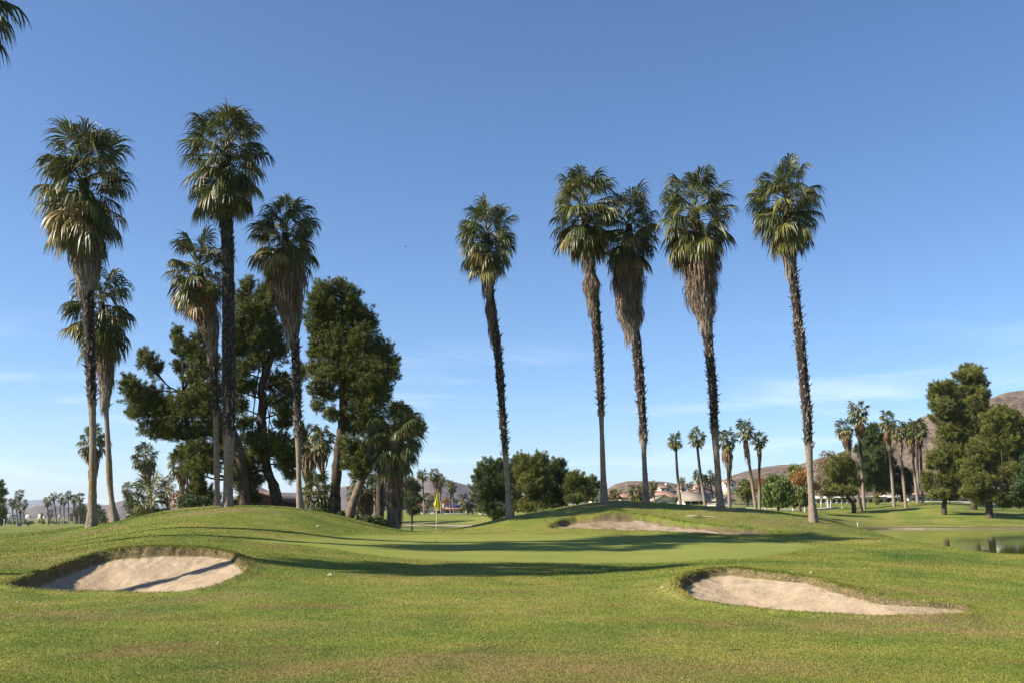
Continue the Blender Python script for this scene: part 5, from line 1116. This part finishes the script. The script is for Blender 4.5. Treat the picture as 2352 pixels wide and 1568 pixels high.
def fallen(name, lab, x, y, size, cat, mat, seed, kind='frond', group=None):
    rng = np.random.default_rng(seed); p = hit(x, y, 9, 70); p[2] = G(p[0], p[1]); root = thing(name, lab, cat, p, group)
    m = MB(); s = M(size * (1 if kind == 'frond' else .8), p[1])
    if kind == 'frond':
        st = p + np.array([s * .5, 0, .05]); m.tube(spline(np.array([st, st + (-s * .2, .05, .03), st + (-s * .45, .1, .04)]), 6), np.linspace(.018, .010, 6), n=5, a=.8)
        for k in range(26):
            a = math.pi + rng.uniform(-.55, .55); q = st + (-s * .42, .1, .04); L = s * rng.uniform(.35, .62); e = q + np.array([math.cos(a) * L, math.sin(a) * L, rng.uniform(0, .05)])
            mid = (q + e) / 2 + (0, 0, .03 * rng.random()); m.tube(np.array([q, mid, e]), [.006, .009, .003], n=3, a=rng.uniform(.6, 1))
    else:
        n = 7
        for k in range(3 if kind == 'scrap' else 2):
            a = rng.uniform(-.12, .12) + (0 if kind != 'scrap' else k); L = s * rng.uniform(.3, .55); c = p + np.array([rng.normal() * s * .08, rng.normal() * s * .08, .02])
            pts = spline(np.array([c - np.array([math.cos(a), math.sin(a), 0]) * L, c + (0, 0, .035), c + np.array([math.cos(a), math.sin(a), 0]) * L + (0, 0, .02)]), 6)
            m.tube(pts, np.array([.3, .9, 1, 1, .7, .2]) * (s * (.07 if kind == 'scrap' else .016)), n=5, a=rng.uniform(.5, 1))
    m.build({'frond': 'frond', 'scrap': 'leaf_scrap', 'twig': 'stem'}[kind], mat, root, p)
M_DRYW = mat_plain('bleached_litter', (.46, .41, .33), .8, .2, .2, 20); M_DTWIG = mat_plain('dark_twig', (.05, .04, .03), .8, .2, .2, 20)
fallen('fallen_frond', 'bleached fallen palm frond lying on the right mound', 1611, 1189, 66, 'fallen frond', M_DRYW, 1)
DB = 'scraps of dry frond on the grass'
for i, (x, y, sz, lab) in enumerate(((730, 1210, 15, 'white scrap on the lower slope of the left mound'), (757, 1321, 22, 'pale curled leaf scrap on the grass right of the left bunker'), (1523, 1356, 16, 'pale leaf scrap just left of the right bunker'),
    (1863, 1320, 12, 'small white scrap above the right bunker'), (1822, 1327, 10, 'tiny pale scrap left of the one above the right bunker'), (1387, 1308, 10, 'tiny pale scrap before the front edge of the green'), (500, 1479, 12, 'dry blade scrap low on the left foreground grass'), (40, 1387, 12, 'dry scrap on the grass below the left bunker'))):
    fallen('leaf_scrap', lab, x, y, sz, 'leaf scrap', M_DRYW, 10 + i, 'scrap', DB)
TW = 'dark twigs on the grass'
for i, (x, y, sz, lab) in enumerate(((1690, 1502, 52, 'long dark twig on the foreground grass right of centre'), (2003, 1288, 16, 'short dark clod on the rise behind the right bunker'), (1812, 1470, 10, 'tiny dark twig below the right bunker'), (2105, 1431, 10, 'small dark twig right below the right bunker tip'))):
    fallen('twig', lab, x, y, sz, 'twig', M_DTWIG, 30 + i, 'twig', TW)
def stake(lab, x, y, h, w_, mat, name='marker_stake', cat='marker'):
    p = hit(x, y, 60, 260); p[2] = G(p[0], p[1]); s = M(1, p[1]); m = MB(); m.box(-w_ * s / 2, w_ * s / 2, -w_ * s / 2, w_ * s / 2, -.1, h * s * .92); m.box(-w_ * s * .6, w_ * s * .6, -w_ * s * .6, w_ * s * .6, h * s * .92 + .002, h * s)
    o = m.build(name, mat, None, (0, 0, 0), loc=tuple(p)); tag(o, lab, cat)
stake('thin pale marker stake at the left end of the pond edge', 1970, 1209, 10, 1.3, M_TRIM)
stake('small white box on the lawn left of the split pale palm foot', 1822, 1172, 6, 4, M_TRIM, 'tee_marker', 'marker box')
stake('white post at the far left edge of the flats', 9, 1208, 17, 1.8, M_TRIM, 'marker_post', 'post')
# bench with a white cart beside it on the far left fairway
def bench():
    p = P(55, 1208, 190); p[2] = G(p[0], p[1]); r = thing('picnic_bench', 'dark picnic bench on the far left fairway', 'bench', p)
    m = MB(); m.box(-1.1, 1.1, -.35, .35, .68, .74); m.build('table_top', M_DTWIG, r)
    for s_ in (-1, 1):
        m = MB(); m.box(-1.1, 1.1, s_ * .75 - .14, s_ * .75 + .14, .40, .45); m.build('seat', M_DTWIG, r)
        m = MB(); m.box(s_ * .8 - .05, s_ * .8 + .05, -.8, .8, .33, .398); m.box(s_ * .8 - .04, s_ * .8 + .04, -.3, -.2, 0, .678); m.box(s_ * .8 - .04, s_ * .8 + .04, .2, .3, 0, .678); m.build('leg', M_DTWIG, r)
    q = P(44, 1208, 190); q[2] = G(q[0], q[1]); r = thing('golf_bag', 'white bag standing left of the picnic bench', 'bag', q)
    m = MB(); m.tube(np.array([(0, 0, 0), (.05, 0, .5), (.08, 0, .75)]), [.32, .34, .2], n=12); m.build('body', M_TRIM, r)
    m = MB(); m.tube(np.array([(.3, 0, .3), (.42, 0, .5), (.3, 0, .68)]), .03, n=6); m.build('handle', M_TRIM, r)
bench()
def bird():
    p = P(932, 567, 110); r = thing('bird', 'tiny dark bird flying in the open sky left of centre', 'bird', p); m = MB()
    m.tube(np.array([(-.11, 0, 0), (-.07, 0, .01), (0, 0, .01), (.07, 0, .015), (.10, 0, .02), (.13, 0, .015)]), [.01, .028, .038, .028, .022, .004], n=10); m.build('body', M_DTWIG, r, smooth=True)
    for s_ in (-1, 1):
        m = MB(); V = [(-.03, s_ * .02, .02), (.05, s_ * .02, .02), (.05, s_ * .12, .07), (-.02, s_ * .12, .07), (-.02, s_ * .25, .03)]; V += [(a, b, c - .006) for a, b, c in V]
        m.add(V, Q=[(0, 1, 2, 3), (8, 7, 6, 5)], T=[(3, 2, 4), (9, 7, 8)]); m.build('wing', M_DTWIG, r)
bird()

# ---------------------------------------------------------------- turf blades in the foreground and along the bunker lips
def blades():
    t = NT('grass_blades'); big = t.noise(.16, 4, .55, t.mapv((1, 1.0, 1), (0, 0, .4)), .5); mid = t.noise(.75, 5, .6)
    f = t.math('ADD', t.math('MULTIPLY', big, .55), t.math('MULTIPLY', mid, .45))
    g = t.ramp(f, [(.36, (.085, .135, .018)), (.44, (.145, .180, .026)), (.52, (.205, .222, .036)), (.62, (.30, .255, .062))])
    br = t.noise(.55, 5, .65, t.mapv((.6, 1.4, 1)), .8); g = t.mix(t.math('MULTIPLY', t.ramp(br, [(.54, 0.0), (.68, 1.0)]), .65), g, (.26, .17, .065)); g = t.mix(t.math('MULTIPLY', t.attr('dry'), .6), g, (.34, .235, .085))
    c = t.mix(1.0, g, t.ramp(t.attr('tint'), [(0.0, (.42, .48, .42)), (.55, (1.0, 1.02, 1.0)), (.85, (1.45, 1.3, 1.15)), (1.0, (2.0, 1.6, 1.4))]), 'MULTIPLY')
    t.fin(c, .6, .25); translucent(t, c, .25)
    rng = np.random.default_rng(77); N = 640000
    px = rng.uniform(-60, 2412, N); py = rng.uniform(1272, 1640, N) ; D = 1.47 * FPX / (py - 1188); X = (px - CXP) / FPX * D; Y = D * rng.uniform(.97, 1.03, N)
    n2 = 230000; D2 = rng.uniform(22, 58, n2); X = np.concatenate([X, rng.uniform(-.56, .56, n2) * D2]); Y = np.concatenate([Y, D2]); N = len(X)
    ok = np.ones(N, bool)
    for poly in (PL, PR, PG, PB):
        m = (X > poly[:, 0].min() - .1) & (X < poly[:, 0].max() + .1) & (Y > poly[:, 1].min() - .1) & (Y < poly[:, 1].max() + .1)
        d = np.full(N, -9.0); d[m] = sdf(poly, X[m], Y[m]); ok &= d < -.05
    X, Y = X[ok], Y[ok]; hl = np.full(len(X), 1.0); hang = np.zeros((len(X), 2))
    # longer fringe on the lips
    fx, fy, fd, fdir = [], [], [], []
    for poly, cnt in ((PL, 9000), (PR, 9000), (PB, 1800)):
        seg = np.roll(poly, -1, 0) - poly; L = np.linalg.norm(seg, axis=1); c = np.cumsum(L); u = rng.uniform(0, c[-1], cnt); k = np.searchsorted(c, u); tt = rng.random(cnt)
        p = poly[k] + seg[k] * tt[:, None]; cen = poly.mean(0); nn = np.stack([-seg[k, 1], seg[k, 0]], -1) / (L[k, None] + 1e-9); sg = np.sign(((cen - p) * nn).sum(1)); nn = nn * sg[:, None]
        off = rng.normal(size=cnt) * .07 - .04
        p = p + nn * off[:, None]; fx.append(p[:, 0]); fy.append(p[:, 1]); fdir.append(nn)
    nf = sum(len(a) for a in fx); X = np.concatenate([X] + fx); Y = np.concatenate([Y] + fy); hl = np.concatenate([hl, rng.uniform(.8, 2.4, nf)]); hang = np.concatenate([hang] + [a * .8 for a in fdir])
    z, at_ = terrain(X, Y); N = len(X); r = np.hypot(X, Y)
    h = (.009 + .0006 * np.minimum(r, 34)) * rng.uniform(.4, 1.3, N) * hl; w_ = (.0014 + .00028 * r) * rng.uniform(.7, 1.4, N)
    a = rng.uniform(0, 2 * math.pi, N); ln = rng.normal(size=(N, 2)) * .45 + hang
    V = np.empty((N, 3, 3)); V[:, 0] = np.stack([X - np.cos(a) * w_, Y - np.sin(a) * w_, z - .006], -1); V[:, 1] = np.stack([X + np.cos(a) * w_, Y + np.sin(a) * w_, z - .006], -1)
    V[:, 2] = np.stack([X + ln[:, 0] * h, Y + ln[:, 1] * h, z + h * .9], -1)
    tn = np.clip(rng.normal(size=N) * .25 + .5, 0, 1); tn[-nf:] = np.clip(tn[-nf:] - .15 + (rng.random(nf) < .12) * .6, 0, 1)
    me = new_mesh('grass', V.reshape(-1, 3), [np.arange(N * 3).reshape(-1, 3)], {'tint': np.repeat(tn, 3), 'dry': np.repeat(at_['dry'], 3)}); o = link('grass', me, t.m)
    tag(o, 'short green turf covering the foreground and fringing the bunkers', 'grass', kind='stuff')
blades()

# ---------------------------------------------------------------- air between here and the mountains
def haze():
    m = bpy.data.materials.new('haze'); m.use_nodes = True; t = m.node_tree; t.nodes.clear(); o = t.nodes.new('ShaderNodeOutputMaterial'); v = t.nodes.new('ShaderNodeVolumePrincipled')
    v.inputs['Color'].default_value = (.80, .88, 1.0, 1); v.inputs['Density'].default_value = 6.5e-5; v.inputs['Anisotropy'].default_value = .3; t.links.new(v.outputs[0], o.inputs['Volume'])
    b = MB(); b.box(-14000, 14000, -14000, 14000, -320, 330); ob = b.build('haze', m); ob['kind'] = 'stuff'
haze()
